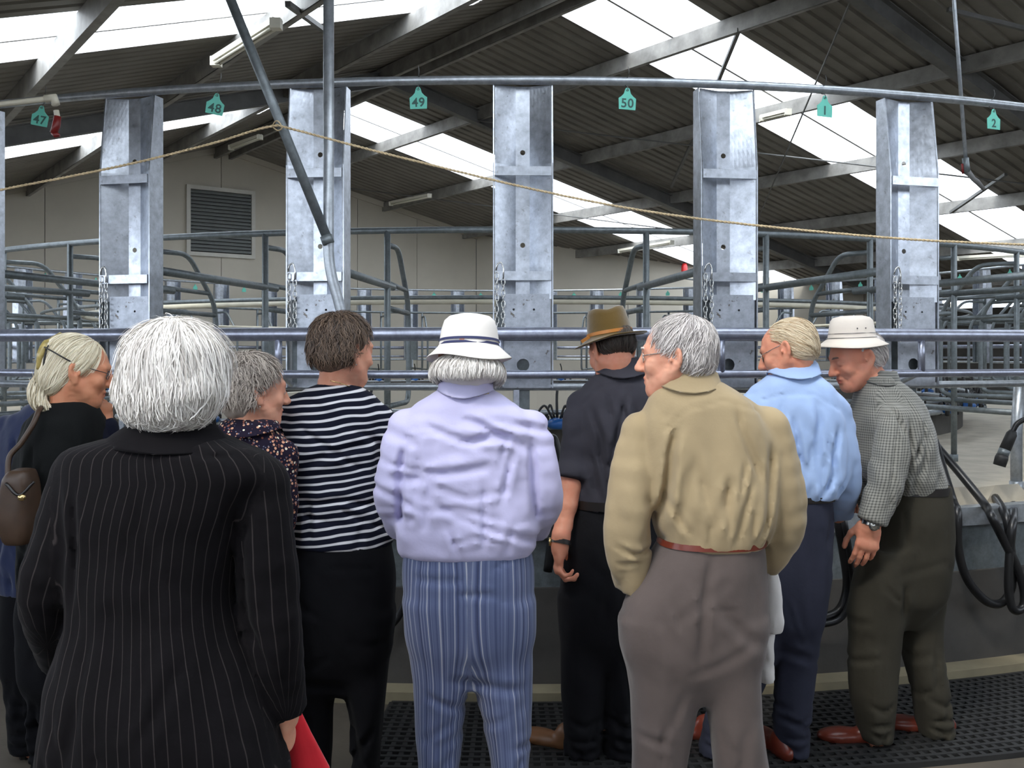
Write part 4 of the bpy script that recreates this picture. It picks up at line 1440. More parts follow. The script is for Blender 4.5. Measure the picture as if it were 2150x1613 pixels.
def auto_folds(rows, Y, seed, n, slant=0.12, spread=0.5, length=(.12, .34), amp=(.006, .013), wid=(.007, .014), horiz=0.0):
    """random long creases over the back of a garment"""
    r = np.random.default_rng(seed)
    T = sorted(rows_px(rows, Y)); A = np.array(T)
    z0, z1 = A[0, 0], A[-1, 0]
    out = []
    for i in range(n):
        h = r.random() < horiz
        z = z0 + (z1 - z0) * (.1 + .75 * r.random())
        q = r.uniform(-.9, .9)
        cx = np.interp(z, A[:, 0], A[:, 1]); a = np.interp(z, A[:, 0], A[:, 3]); cy = np.interp(z, A[:, 0], A[:, 2]); b = np.interp(z, A[:, 0], A[:, 4])
        L = r.uniform(*length)
        if h: d = np.array([r.choice([-1, 1]), r.normal(0, .35)])
        else: d = np.array([-q * slant * 3 + r.normal(0, spread * .4), -1.0])
        d /= np.linalg.norm(d)
        bend = r.normal(0, .18)
        pts = []
        x, zz = cx + q * a, z
        for k in range(6):
            pts.append((x, cy - b * .8, zz))
            d2 = np.array([d[0] - d[1] * bend * k / 5, d[1] + d[0] * bend * k / 5])
            x += d2[0] * L / 5; zz += d2[1] * L / 5
        out.append((pts, r.uniform(*amp), r.uniform(*wid)))
    return out

def lip_attr(V, head):
    L = head.loc(V)
    d = ((L[:, 0] / .027) ** 2 + ((L[:, 2] + .0615) / .015) ** 2)
    return np.where((d < 1) & (L[:, 1] > .078), np.clip(1.4 * (1 - d), 0, 1), 0.0)

# ------------------------------------------------------------------ the visitors
def clothed(root, Y, head, neck, torso, arms, hips, legs, shirt_mat, trouser_mat, skin, fold=(0.006, 1), tfold=(0.005, 2), shirt_name='shirt',
            trouser_name='trousers', lean=None, collar=None, crease=None, tcrease=None, hem_cut=None, sh=0.0095, nk=2.3, neck_r=(0.056, 0.062), u_axes=None, tu_axes=None, sfx=(16, 16, 4), head_fine=0.0042, tfx=(10, 10, 2.2), auto=(14, {}), tauto=12, eyes=True, collar_slope=0.0, collar_rise=.024):
    org = np.array(root.location)
    T = rows_px(torso, Y)
    # body: head, neck, trunk, limbs and hands in one surface
    b = Vol()
    nb = W(*neck) if len(neck) == 3 else np.array(neck)
    head.build(b, nb, neck_r)
    b.loft([(z, x, y, max(a * .72, .025), max(c * .66, .025)) for z, x, y, a, c in T], .03)
    b.loft([(z, x, y, max(a * .72, .03), max(c * .72, .03)) for z, x, y, a, c in rows_px(hips, Y)], .03)
    fine = [(*head.box(), head_fine)]
    for lg in legs:
        R_ = sorted(rows_px(lg, Y))
        pts = [(x, y, z) for z, x, y, a, c in R_]; rr = [max(min(a, c) * .62, .03) for z, x, y, a, c in R_]; rr[-1] *= .6
        b.chain([(pts[0][0], pts[0][1], 0.06)] + pts, [rr[0] * .9] + rr, .02)
    s = Vol()
    s.loft(T, .03, n=nk)
    cuffs = []
    for a in arms:
        A, B, C_ = [W(p[0], p[1], Y + (p[2] if len(p) > 2 else 0.0)) for p in (a['sh'], a['el'], a['wr'])]
        r0, r1, r2 = a['r']
        br = a.get('br', (r0 - .03, .036, .029))
        b.chain([A, B, C_], [max(br[0], .03), br[1], br[2]], .03, sub=4)
        end = a.get('end', 1.0)
        if a.get('bare'): end = None
        E_ = C_ if (end is None or end >= 1.0) else B + (C_ - B) * (end * 2 - 1)
        d = (E_ - B) / np.linalg.norm(E_ - B)
        if end is not None:
            s.sleeve([A, B, E_], [r0, r1, r2 * (1.0 if end >= 1 else 1.04)], (E_, d), .014)
            if end >= 1.0: s.sleeve([E_ - d * .055, E_ - d * .03, E_], [r2 * .8, r2 * .92, r2 * .88], (E_, d), .004)
            else: s.sleeve([E_ - d * .05, E_ - d * .03, E_], [r2 * 1.1, r2 * 1.14, r2 * 1.12], (E_, d), .004)
        if a.get('hand'):
            h = a['hand']
            hand(b, C_, h['d'], h['palm'], h['side'], h.get('curl', (25, 30, 20)), h.get('k', 1.0), thumb=h.get('thumb', (.6, .5)))
            fine.append((C_ - .16, C_ + .16, .0048))
        elif not a.get('pocket'):
            dh = (C_ - B) / np.linalg.norm(C_ - B)
            hand(b, C_, dh, (.1, .2, -1) if abs(dh[2]) < .7 else (0, 1, 0), (1, .1, 0), (30, 40, 30), .95)
    V, F = b.surface(.014, fine, disp=folds(.0016, fold[1] + 40, 48, 48, 60))
    V = relax(V, F, 1, .35)
    body = np_mesh('body', V, F, skin, root, org, {'lip': lip_attr(V, head)})
    if eyes: head.eyes(root, org)
    if hem_cut: s.plane(hem_cut[0], hem_cut[1], 's', .006)
    ex = seams((crease or []) + auto_folds(torso, Y, fold[1], auto[0], **auto[1]))
    fo = folds(fold[0], fold[1], *sfx, extra=ex)
    zlo, zhi = min(r[0] for r in T), max(r[0] for r in T)
    tx, ta = T[-1][1], T[-1][3] * .95
    def fade(X, Y_, Z):
        near = np.abs(X - tx) < ta
        k = np.where(near, np.clip((Z - zlo) / .05, 0, 1), 1.0) * np.clip((zhi - Z) / .05, 0, 1)
        return (fo(X, Y_, Z) * k).astype(np.float32)
    V, F = s.surface(sh, disp=fade)
    V = relax(V, F, 1, .3)
    at = {'cu': arc_u(V, u_axes)} if u_axes else None
    shirt = np_mesh(shirt_name, V, F, shirt_mat, root, org, at)
    for cl in (collar or []):
        R_ = sorted(rows_px(cl, Y), reverse=True)
        n = 40; pts = []
        secs = [(R_[0][0] - .012, *R_[0][1:3], R_[0][3] - .006, R_[0][4] - .006), (R_[0][0] + .001, *R_[0][1:3], R_[0][3] - .004, R_[0][4] - .004), (R_[0][0] + .003, *R_[0][1:3], R_[0][3], R_[0][4])] + R_[1:]
        z, x, y, a, c = R_[-1]
        secs += [(z - .004, x, y, a + .004, c + .004), (z + .002, x, y, a - .003, c - .003), (z + .012, x, y, a - .012, c - .012)]
        for i, (z, x, y, a, c) in enumerate(secs):
            for j in range(n):
                t = 2 * PI * j / n
                fr = max(0.0, math.sin(t))
                pts.append((x + a * math.cos(t) - org[0], y + c * math.sin(t) - org[1], z - .045 * fr - (.012 if i > 2 else 0) * fr + (collar_rise * abs(math.cos(t)) ** 1.6 if i > 2 else 0) - org[2] + .0015 * math.sin(3 * t + i) - collar_slope * a * math.cos(t) * (1 if i > 2 else .3)))
        MB().add(pts, [(i * n + j, (i + 1) * n + j, (i + 1) * n + (j + 1) % n, i * n + (j + 1) % n) for i in range(len(secs) - 1) for j in range(n)]).build('collar', shirt_mat, shirt, True)
    t = Vol()
    HP = sorted(rows_px(hips, Y))
    z, x, y, a, c = HP[0]
    t.loft([(z - .15, x, y, a * .3, c * .5), (z - .06, x, y, a * .78, c * .86)] + HP, .05, n=2.4)
    ax = []
    for lg in legs:
        R_ = rows_px(lg, Y)
        t.loft(R_, .03, n=2.2)
        ax.append([(z, x, y, a) for z, x, y, a, c in R_])
    tc_ = list(tcrease or []) + auto_folds(hips, Y, tfold[1] + 7, tauto // 3, horiz=.5, length=(.08, .18), amp=(.003, .007))
    for i, lg in enumerate(legs):
        tc_ += auto_folds(lg, Y, tfold[1] + i, tauto // 2, horiz=.25, length=(.10, .30), amp=(.004, .009), wid=(.008, .016))
        low = sorted(rows_px(lg, Y))[0]
        for j in range(3):
            zz = low[0] + .04 + j * .055
            tc_.append(([(low[1] - low[3], low[2] - low[4], zz + .02 * (-1) ** j), (low[1], low[2] - low[4], zz - .012), (low[1] + low[3], low[2] - low[4], zz + .018 * (-1) ** j)], .008, .010))
    V, F = t.surface(.0115, disp=folds(tfold[0], tfold[1], *tfx, extra=seams(tc_)))
    V = relax(V, F, 1, .4)
    tr = np_mesh(trouser_name, V, F, trouser_mat, root, org, {'cu': arc_u(V, ax)})
    return body, shirt, tr

def hairball(head, parts):
    v = Vol()
    for c, r, k in parts: v.ell(head.P(*c), np.array(r) * head.k, head.R, k)
    return v
def hair_shell(v, parent, org, mat, amp=.004, h=.008, cut=None, seed=4):
    if cut:
        for p, n in cut: v.plane(p, n, 's', .01)
    V, F = v.surface(h, disp=folds(amp, seed, 40, 40, 18))
    return np_mesh('hair', relax(V, F), F, mat, parent, org, {'strand': np.full(len(V), 0.35), 'along': np.zeros(len(V))})

def hat(head_c, R, prof, parent, org, mat, name='hat', ely=1.12, th=0.0, n=48, wav=0.0, seed=0, dent=0.0, tilt=None):
    m = MB()
    r_ = np.random.default_rng(seed); ph = r_.random(6) * 6.28
    def fn(p, a, r, z):
        x, y = math.cos(a) * r, math.sin(a) * r * ely
        zz = z
        if r > 0.095: zz += wav * (math.sin(2 * a + ph[0]) + .6 * math.sin(3 * a + ph[1])) * (r - .095) / .045
        else: 
            q = 1 + .018 * math.sin(4 * a + ph[2] + z * 30) * (1 if r > .03 else 0) * (wav > 0)
            x *= q; y *= q
        if dent and z > .1: zz -= dent * math.exp(-((x / .03) ** 2)) * (1 - abs(y) / .13)
        if tilt: zz += tilt(a, r)
        return tuple(head_c + R @ np.array([x, y, zz]) - org)
    m.lathe(prof, n, fn=fn)
    return m.build(name, mat, parent, True)

def down_flow(head, crown=(0, -.05, .12), w=1.0, out=0.0, side=(0, 0, 0), g=1.0):
    c = head.P(*crown)
    def f(P, t):
        d = P - c
        d[:, 2] = 0
        d /= np.maximum(np.linalg.norm(d, axis=1, keepdims=True), 1e-6)
        return d * (w * (1 - t) + out * t) + np.array([0, 0, -g]) + np.array(side)
    return f
def dir_flow(head, d, g=0.2):
    dv = head.R @ np.array(d)
    return lambda P, t: np.tile(dv, (len(P), 1)) + np.array([0, 0, -g])

def tubes(name, lines, r, mat, parent, org, n=6):
    m = MB()
    for l in lines: m.tube([tuple(np.array(p) - org) for p in l], r, n)
    return m.build(name, mat, parent, True)

def glasses(head, parent, org, rim, lens_mat, rr=0.0011, w=.021, h=.015, y=.103, dark=False):
    L = []
    for x in (-1, 1):
        c = np.array([x * .033, y, .006])
        L.append([head.P(c[0] + w * math.copysign(abs(math.cos(a)) ** .75, math.cos(a)), c[1] - .012 * abs(c[0] + w * math.cos(a)) / .05, c[2] + h * math.copysign(abs(math.sin(a)) ** .75, math.sin(a))) for a in np.linspace(0, 2 * PI, 21)])
        L.append([head.P(x * .054, y - .012, .012), head.P(x * .070, .05, .016), head.P(x * .080, -.012, .022), head.P(x * .081, -.03, .005)])
    L.append([head.P(-.012, y - .002, .010), head.P(0, y + .003, .013), head.P(.012, y - .002, .010)])
    g = tubes('glasses', L, rr, rim, parent, org)
    for x in (-1, 1):
        m = MB()
        ring = [tuple(np.array(p) - org) for p in L[0 if x < 0 else 2][:-1]]
        m.add(ring, [tuple(range(len(ring)))])
        m.build('lens', lens_mat, g)
    return g

def lens_mat(name, c, alpha):
    m, nt, b = new_mat(name)
    nt.links.new(ramp(nt, [(0, c), (1, c)], noise(nt, 3)), b.inputs['Base Color'])
    b.inputs['Roughness'].default_value = .08
    b.inputs['Alpha'].default_value = alpha
    return m
M['lens_clear'] = lens_mat('clear_lens', (.8, .85, .85), .18)
M['lens_dark'] = lens_mat('dark_lens', (.02, .02, .02), .92)
M['frame_dark'] = simple('dark_frame', (.05, .045, .05), .3, .5, .1, 10)
M['frame_silver'] = galv('silver_frame', (.62, .60, .55), .25, .9)

NAVY = (0.012, 0.016, 0.028)
# ---- woman in the pinstripe coat (nearest)
def pin(nt, base):
    cu = math_(nt, 'ADD', attr(nt, 'cu'), math_(nt, 'MULTIPLY', noise(nt, 3, 2), 0.02))
    return mixc(nt, math_(nt, 'MULTIPLY', stripe(nt, cu, 0.0275, 0.0020, .6), .20), base, srgb(112, 102, 100))
M['pinstripe'] = cloth_mat('charcoal_pinstripe', srgb(19, 17, 19), .9, .15, pin)
M['black_cloth'] = cloth_mat('black_trouser_cloth', srgb(16, 16, 19), .85, .15)
M['hair_white'] = hair_mat('white_hair', srgb(196, 188, 182), srgb(253, 248, 240))
Y = 2.2
r2 = person('woman with white bobbed hair in a dark pinstripe coat, back to camera', 350, Y)
O = np.array(r2.location)
H = Head(W(374, 792, Y), -14, -4, 0, 1.0, True)
coat_rows = [(893, 325, 425, .065), (912, 258, 466, .088), (932, 180, 515, .112), (952, 138, 552, .126), (1000, 134, 576, .14), (1100, 150, 520, .145), (1200, 152, 498, .14),
             (1290, 150, 500, .145), (1360, 128, 528, .16), (1450, 106, 560, .18), (1613, 88, 600, .19), (1740, 84, 606, .18)]
axes = [[(z, x, y, a) for z, x, y, a, c in rows_px(coat_rows, Y)],
        [tuple([p[2], p[0], p[1], .06]) for p in (W(165, 1000, Y), W(98, 1250, Y))], [tuple([p[2], p[0], p[1], .06]) for p in (W(552, 1020, Y), W(572, 1290, Y), W(600, 1490, Y))]]
clothed(r2, Y, H, (362, 925, Y), coat_rows,
        [dict(sh=(168, 1004), el=(104, 1240, -.01), wr=(128, 1385, .15), r=(.066, .062, .052), hand=dict(d=(.2, .9, -.2), palm=(.3, 0, -1), side=(1, .2, 0))),
         dict(sh=(548, 1022), el=(572, 1290, -.01), wr=(600, 1492, .05), r=(.066, .064, .050), hand=dict(d=(0, .3, -1), palm=(-1, .2, 0), side=(0, 1, 0)))],
        [(1180, 170, 480, .11), (1300, 170, 490, .12), (1500, 140, 540, .13), (1650, 140, 540, .13)],
        [[(1600, 150, 345, .10), (1800, 180, 335, .085), (1990, 200, 320, .07), (2150, 205, 315, .07)], [(1600, 345, 540, .10), (1800, 355, 510, .085), (1990, 365, 490, .07), (2150, 370, 485, .07)]],
        M['pinstripe'], M['black_cloth'], M['skin_b'], fold=(0.0076, 11), shirt_name='coat', sfx=(9, 9, 4), sh=.0095, auto=(12, dict(amp=(.003, .007), wid=(.010, .02))),
        collar=[[(880, 299, 441, 0.072, 0.01), (905, 276, 462, 0.097, 0.0), (928, 244, 484, 0.116, -0.006), (940, 228, 492, 0.124, -0.006)]],
        crease=[([W(236, 950, Y - .10), W(330, 940, Y - .12), W(450, 962, Y - .12), W(505, 960, Y - .10)], .006, .006), ([W(150, 1020, Y - .11), W(152, 1120, Y - .12), W(150, 1290, Y - .1)], .010, .010),
                ([W(520, 1060, Y - .13), W(488, 1150, Y - .13), W(498, 1320, Y - .12), W(560, 1460, Y - .12)], .010, .010), ([W(330, 950, Y - .13), W(318, 1613, Y - .19)], .003, .006)],
        u_axes=axes, collar_slope=.06, collar_rise=.012)
hv = hairball(H, [((0, -.012, .026), (.121, .124, .112), .02), ((0, -.028, -.030), (.126, .100, .072), .03), ((-.004, -.034, -.078), (.100, .080, .048), .04)])
base = hairball(H, [((0, -.02, .02), (.112, .112, .102), .02), ((0, -.034, -.040), (.112, .086, .072), .03)])
cutp = [(H.P(0, .062, 0), H.R @ np.array([0, 1, .25]))]
hr = hair_shell(base, r2, O, M['hair_white'], .006, .009, cutp)
lim = lambda d: (d[:, 1] < 0.62) & (d[:, 2] > -0.25)
strands(hv, H, scalp_roots(H, hv, 8000, lim, 3), down_flow(H, (.01, -.04, .13), 1.0, .15, (0, 0, 0), 1.1), 16, .0165, .0026, (-.014, .004), hr, (0, 0, 0) * 1 if False else O, M['hair_white'], 'strands', .33, 1, .10, curl=.10)
fl_ = lambda d: (d[:, 1] < 0.5) & (d[:, 2] < -0.15) & (d[:, 2] > -.8)
strands(hv, H, scalp_roots(H, hv, 900, fl_, 8), lambda P, t: (P - H.c) * np.array([1, 1, 0]) * (4 + 10 * t) + np.array([0, 0, -1.0]), 7, .012, .003, (-.004, .004), hr, O, M['hair_white'], 'strands', .35, 2, .45, curl=.15)
tp_ = lambda d: (d[:, 1] < 0.15) & (d[:, 2] < -0.35) & (d[:, 2] > -.95)
strands(hv, H, scalp_roots(H, hv, 1300, tp_, 18), lambda P, t: (P - H.c) * np.array([1, 1, 0]) * (1 + 9 * t) + np.array([0, 0, -1.4]), 7, .010, .0026, (-.006, .004), hr, O, M['hair_white'], 'nape_tips', .35, 4, .85, curl=.2)
rng_l = lambda d: (d[:, 2] > 0.2)
strands(hv, H, scalp_roots(H, hv, 260, rng_l, 9), down_flow(H, (.01, -.04, .13), 1.2, .2), 6, .014, .0012, (.004, .012), hr, O, M['hair_white'], 'flyaways', .7, 3, .3)
# red cloth she carries
m = MB()
pts = []
for i, (v, ul, ur, dy) in enumerate(((1478, 612, 626, .0), (1500, 606, 634, .0), (1540, 598, 650, .01), (1613, 590, 685, .02), (1700, 585, 705, .03), (1800, 590, 715, .03), (1812, 592, 713, .03))):
    YY = 2.36 + dy
    c = W((ul + ur) / 2, v, YY); a = (ur - ul) / 2 / FPX * YY
    for j in range(20):
        t = 2 * PI * j / 20
        q = 1 + .16 * math.sin(3 * t + i * .25) * min(1, i / 2)
        pts.append((c[0] + a * math.cos(t) * q, c[1] + a * .55 * math.sin(t) * q, c[2]))
m.add(pts, [(i * 20 + j, i * 20 + (j + 1) % 20, (i + 1) * 20 + (j + 1) % 20, (i + 1) * 20 + j) for i in range(6) for j in range(20)] + [tuple(range(20)), tuple(reversed(range(120, 140)))])
M['red_cloth'] = cloth_mat('red_cloth', srgb(214, 40, 52), .8, .12)
tag(m.build('folded_jacket', M['red_cloth'], None, True), 'bright red cloth hanging below the hand of the pinstripe coat', 'jacket')

# ---- man in the beige shirt
M['beige'] = cloth_mat('beige_shirt', srgb(170, 150, 116), .8, .08)
M['grey_wool'] = cloth_mat('grey_brown_wool', srgb(96, 85, 81), .9, .12)
M['hair_grey'] = hair_mat('grey_hair', srgb(140, 132, 130), srgb(246, 238, 232))
Y = 2.95
r7 = person('grey-haired man in a beige shirt and grey-brown trousers, glasses, face in profile', 1470, Y)
O = np.array(r7.location)
H = Head(W(1421, 752, Y), 70, -3, 0, 1.03, fat=1.06)
clothed(r7, Y, H, (1448, 812, Y), [(800, 1392, 1512, .078), (822, 1368, 1550, .098), (850, 1348, 1588, .118), (900, 1335, 1622, .135), (960, 1338, 1640, .145), (1040, 1352, 1638, .155), (1100, 1372, 1625, .155), (1134, 1386, 1606, .150), (1146, 1392, 1598, .142)],
        [dict(sh=(1345, 908), el=(1318, 1105, -.03), wr=(1332, 1232, .03), r=(.068, .070, .056), pocket=True), dict(sh=(1612, 900), el=(1650, 1088, .0), wr=(1598, 1180, .11), r=(.068, .066, .054), hand=dict(d=(-.5, .6, -.5), palm=(-.3, .5, .6), side=(.4, .6, .5)))],
        [(1128, 1388, 1600, .140), (1180, 1358, 1606, .148), (1260, 1314, 1606, .150), (1310, 1306, 1604, .146), (1370, 1312, 1596, .132)],
        [[(1300, 1300, 1474, .115), (1350, 1306, 1473, .124), (1400, 1316, 1472, .118), (1500, 1328, 1462, .104), (1613, 1328, 1442, .088), (1750, 1332, 1438, .08), (1802, 1332, 1436, .08)],
         [(1300, 1440, 1604, .118), (1350, 1452, 1600, .124), (1400, 1462, 1596, .118), (1500, 1485, 1600, .104), (1613, 1500, 1613, .088), (1750, 1505, 1614, .08), (1802, 1506, 1614, .08)]],
        M['beige'], M['grey_wool'], M['skin_b'], fold=(0.0133, 21), tfold=(0.0072, 22),
        collar=[[(772, 1397, 1489, 0.07, 0.0), (800, 1388, 1506, 0.088, -0.004), (822, 1380, 1514, 0.098, -0.008)]], sfx=(13, 13, 3), auto=(14, dict(amp=(.005, .010))),
        crease=[([W(1395, 905, Y - .1), W(1440, 862, Y - .12), W(1520, 842, Y - .11), W(1590, 862, Y - .08)], .004, .005),
                ([W(1545, 848, Y - .11), W(1560, 900, Y - .14), W(1600, 1010, Y - .13)], .012, .010), ([W(1428, 880, Y - .12), W(1412, 960, Y - .15), W(1398, 1120, Y - .15)], .014, .012),
                ([W(1625, 930, Y - .1), W(1618, 1040, Y - .12), W(1608, 1130, Y - .12)], .012, .011), ([W(1460, 960, Y - .15), W(1430, 1120, Y - .16)], .007, .014), ([W(1545, 1000, Y - .15), W(1500, 1120, Y - .16)], .007, .016),
                ([W(1290, 1150, Y - .1), W(1340, 1170, Y - .1), W(1390, 1150, Y - .06)], .010, .008), ([W(1295, 1190, Y - .08), W(1350, 1185, Y - .09)], .010, .007)],
        tcrease=[([W(1500, 1150, Y - .14), W(1480, 1260, Y - .15), W(1466, 1400, Y - .1)], .012, .012), ([W(1392, 1330, Y - .14), W(1400, 1450, Y - .12), W(1410, 1613, Y - .1)], -.004, .012), ([W(1330, 1262, Y - .12), W(1300, 1285, Y - .1)], .004, .006)])
# belt
def belt(parent, org, rows, Y, mat, grow=.006, loops=0):
    R_ = rows_px(rows, Y)
    m = MB(); n = 40; pts = []
    for z, x, y, a, b in R_:
        for j in range(n):
            t = 2 * PI * j / n
            cc, ss = math.cos(t), math.sin(t)
            g = (abs(cc) ** 2.4 + abs(ss) ** 2.4) ** (-1 / 2.4)
            pts.append((x + (a + grow) * cc * g - org[0], y + (b + grow) * ss * g - org[1], z - org[2]))
    m.add(pts, [(i * n + j, i * n + (j + 1) % n, (i + 1) * n + (j + 1) % n, (i + 1) * n + j) for i in range(len(R_) - 1) for j in range(n)])
    return m.build('belt', mat, parent, True)
H.brows(r7, O, simple('pale_brow', srgb(214, 200, 190), .8, 0, .2, 60))
belt(r7, O, [(1127, 1388, 1600, .142), (1139, 1384, 1601, .143)], Y, M['leather_red'])
hv = hairball(H, [((0, -.020, .042), (.086, .104, .090), .02), ((0, -.050, -.012), (.080, .066, .066), .03)])
base = hairball(H, [((0, -.022, .040), (.080, .098, .086), .02), ((0, -.052, -.014), (.074, .060, .060), .03)])
hr = hair_shell(base, r7, O, M['hair_grey'], .003, .007, [(H.P(0, .052, .03), H.R @ np.array([0, 1, -.55])), (H.P(.0, .004, -.02), H.R @ np.array([0, .85, -.6]))])
lim = lambda d: ((d[:, 1] < 0.55) & (d[:, 2] > 0.35)) | ((d[:, 1] < 0.05) & (d[:, 2] > -.75)) | ((d[:, 1] < .42) & (d[:, 2] > .05))
strands(hv, H, scalp_roots(H, hv, 6500, lim, 13), down_flow(H, (0, -.06, .14), 1.0, .4, tuple(H.R @ np.array([0, .25, 0])), .8), 5, .011, .0017, (-.010, .005), hr, O, M['hair_grey'], 'strands', .38, 5, .18, curl=.12)
glasses(H, r7, O, M['frame_silver'], M['lens_clear'], .0016)
for yaw, hx, hy in ((20, 1392, 2.98), (-12, 1560, 2.98)):
    p = W(hx, 738, hy)
    shoe(r7, O, (p[0], p[1] - .06), yaw, M['leather_dark'])

# white jacket over his arm
M['white_cloth'] = cloth_mat('off_white_cotton', srgb(206, 202, 198), .8, .06)
v = Vol()
v.loft(rows_px([(1165, 1596, 1614, .05), (1190, 1592, 1628, .055), (1240, 1589, 1640, .06), (1300, 1589, 1644, .06), (1325, 1588, 1640, .055)], 3.12), .015, n=2.0)
v.loft(rows_px([(1190, 1590, 1612, .05), (1300, 1588, 1622, .06), (1400, 1588, 1624, .06), (1428, 1588, 1626, .055)], 3.17), .01, n=2.0)
V, F = v.surface(.008, disp=folds(.009, 31, 26, 26, 7))
jo = np_mesh('carried_jacket', relax(V, F), F, M['white_cloth'], None, (0, 0, 0))
tag(jo, 'white jacket draped over the arm of the man in the beige shirt', 'jacket')

# ---- woman in the lavender shirt and striped trousers
M['lavender'] = cloth_mat('lavender_cotton', srgb(196, 192, 226), .8, .05)
def blue_str(nt, base):
    cu = attr(nt, 'cu')
    cb = nt.nodes.new('ShaderNodeCombineXYZ'); nt.links.new(cu, cb.inputs[0])
    n = nt.nodes.new('ShaderNodeTexNoise'); n.inputs['Scale'].default_value = 170; n.inputs['Detail'].default_value = 3
    nt.links.new(cb.outputs[0], n.inputs['Vector'])
    return ramp(nt, [(.30, srgb(46, 52, 80)), (.45, srgb(76, 86, 120)), (.56, srgb(104, 114, 146)), (.66, srgb(180, 182, 192)), (.74, srgb(88, 96, 124))], n.outputs['Fac'])
M['blue_stripe'] = cloth_mat('blue_striped_cotton', srgb(90, 100, 140), .85, .1, blue_str)
M['canvas'] = cloth_mat('white_canvas', srgb(232, 226, 218), .8, .04)
M['navy_band'] = simple('navy_band', srgb(44, 48, 86), .8, 0, .1, 20)
Y = 3.0
r5 = person('woman in a white bucket hat, lavender shirt and blue striped trousers, back to camera', 983, Y)
O = np.array(r5.location)
H = Head(W(985, 752, Y), -4, -14, 0, 1.0, True)
clothed(r5, Y, H, (980, 828, Y), [(815, 925, 1030, .072), (835, 893, 1064, .094), (860, 862, 1098, .112), (900, 842, 1126, .128), (960, 838, 1130, .138), (1050, 834, 1134, .145), (1110, 832, 1134, .148), (1150, 838, 1124, .142), (1166, 848, 1112, .126)],
        [dict(sh=(852, 898), el=(826, 1035, -.01), wr=(846, 1108, .13), r=(.060, .056, .050), hand=dict(d=(.6, .8, 0), palm=(0, 0, -1), side=(.8, -.6, 0))), dict(sh=(1112, 898), el=(1142, 1042, -.01), wr=(1120, 1106, .13), r=(.060, .058, .050), hand=dict(d=(-.6, .8, 0), palm=(0, 0, -1), side=(-.8, -.6, 0)))],
        [(1140, 850, 1115, .128), (1200, 847, 1121, .138), (1270, 850, 1119, .142), (1335, 858, 1118, .130)],
        [[(1260, 850, 988, .115), (1350, 858, 990, .105), (1420, 867, 986, .098), (1520, 872, 975, .090), (1613, 880, 965, .084), (1780, 886, 955, .078)], [(1260, 984, 1119, .115), (1350, 986, 1118, .105), (1420, 992, 1118, .098), (1520, 1014, 1115, .090), (1613, 1030, 1110, .084), (1780, 1035, 1105, .078)]],
        M['lavender'], M['blue_stripe'], M['skin_b'], fold=(0.0080, 41), tfold=(0.0054, 42), sfx=(9, 9, 14), auto=(22, dict(horiz=.65, length=(.10, .26), amp=(.005, .011))),
        collar=[[(798, 929, 1025, 0.072, 0.0), (815, 921, 1036, 0.09, -0.004), (832, 920, 1036, 0.1, -0.008)]],
        crease=[([W(842, 925, Y - .11), W(900, 912, Y - .13), W(1060, 912, Y - .13), W(1118, 925, Y - .11)], .004, .005), ([W(850, 925, Y - .1), W(836, 1000, Y - .1), W(838, 1120, Y - .1)], .012, .011), ([W(1116, 925, Y - .1), W(1122, 1010, Y - .1), W(1126, 1110, Y - .1)], .012, .011),
                ([W(880, 1010, Y - .14), W(980, 1050, Y - .15), W(1090, 1030, Y - .14)], .006, .010), ([W(860, 1080, Y - .14), W(960, 1070, Y - .15), W(1060, 1100, Y - .15)], .006, .010), ([W(905, 925, Y - .13), W(895, 990, Y - .14)], .006, .014), ([W(1050, 930, Y - .13), W(1070, 1010, Y - .14)], .006, .012),
                ([W(1080, 1150, Y - .13), W(1000, 1130, Y - .15), W(930, 1150, Y - .14)], .006, .008)])
hv = hairball(H, [((0, -.024, -.055), (.108, .102, .062), .02), ((0, -.05, -.065), (.098, .074, .05), .02)])
base = hairball(H, [((0, -.024, -.050), (.096, .090, .056), .02)])
hr = hair_shell(base, r5, O, M['hair_white'], .006, .008, [(H.P(0, .05, 0), H.R @ np.array([0, 1, 0]))])
lim = lambda d: (d[:, 1] < 0.45) & (d[:, 2] > -.95) & (d[:, 2] < .0)
strands(hv, H, scalp_roots(H, hv, 3800, lim, 15), lambda P, t: (P - H.c) * np.array([1, 1, 0]) * (2 + 7 * t) + np.array([0, 0, -1.2]), 9, .012, .0030, (-.008, .008), hr, O, M['hair_white'], 'strands', .45, 6, .3, curl=.25)
HR = rotm(-4, -6, 0)
prof = [(.0, .138), (.040, .137), (.066, .130), (.079, .118), (.087, .09), (.092, .055), (.094, .040), (.100, .032), (.118, .012), (.134, -.004), (.1345, -.007), (.118, .008), (.098, .026), (.092, .032)]
ht = hat(H.c, HR, prof, r5, O, M['canvas'], wav=.007, seed=3)
for z0, z1 in ((.058, .050), (.0455, .038)):
    hat(H.c, HR, [(.0935, z0), (.0965, z1)], ht, O, M['navy_band'], 'band')
ch = [H.P(.066 * math.cos(a), -.03 + .07 * math.sin(a), -.128 - .02 * math.sin(a)) for a in np.linspace(0, 2 * PI, 40)]
tubes('necklace', [[W(930, 822, Y - .065), W(955, 828, Y - .083), W(980, 830, Y - .088), W(1005, 832, Y - .083), W(1026, 826, Y - .065)]], .0022, M['gold'], r5, O)
for yaw, hx, hy in ((8, 922, 3.03), (-6, 1070, 3.03)):
    p = W(hx, 738, hy); shoe(r5, O, (p[0], p[1] - .06), yaw, M['leather_dark'], .25, .045)

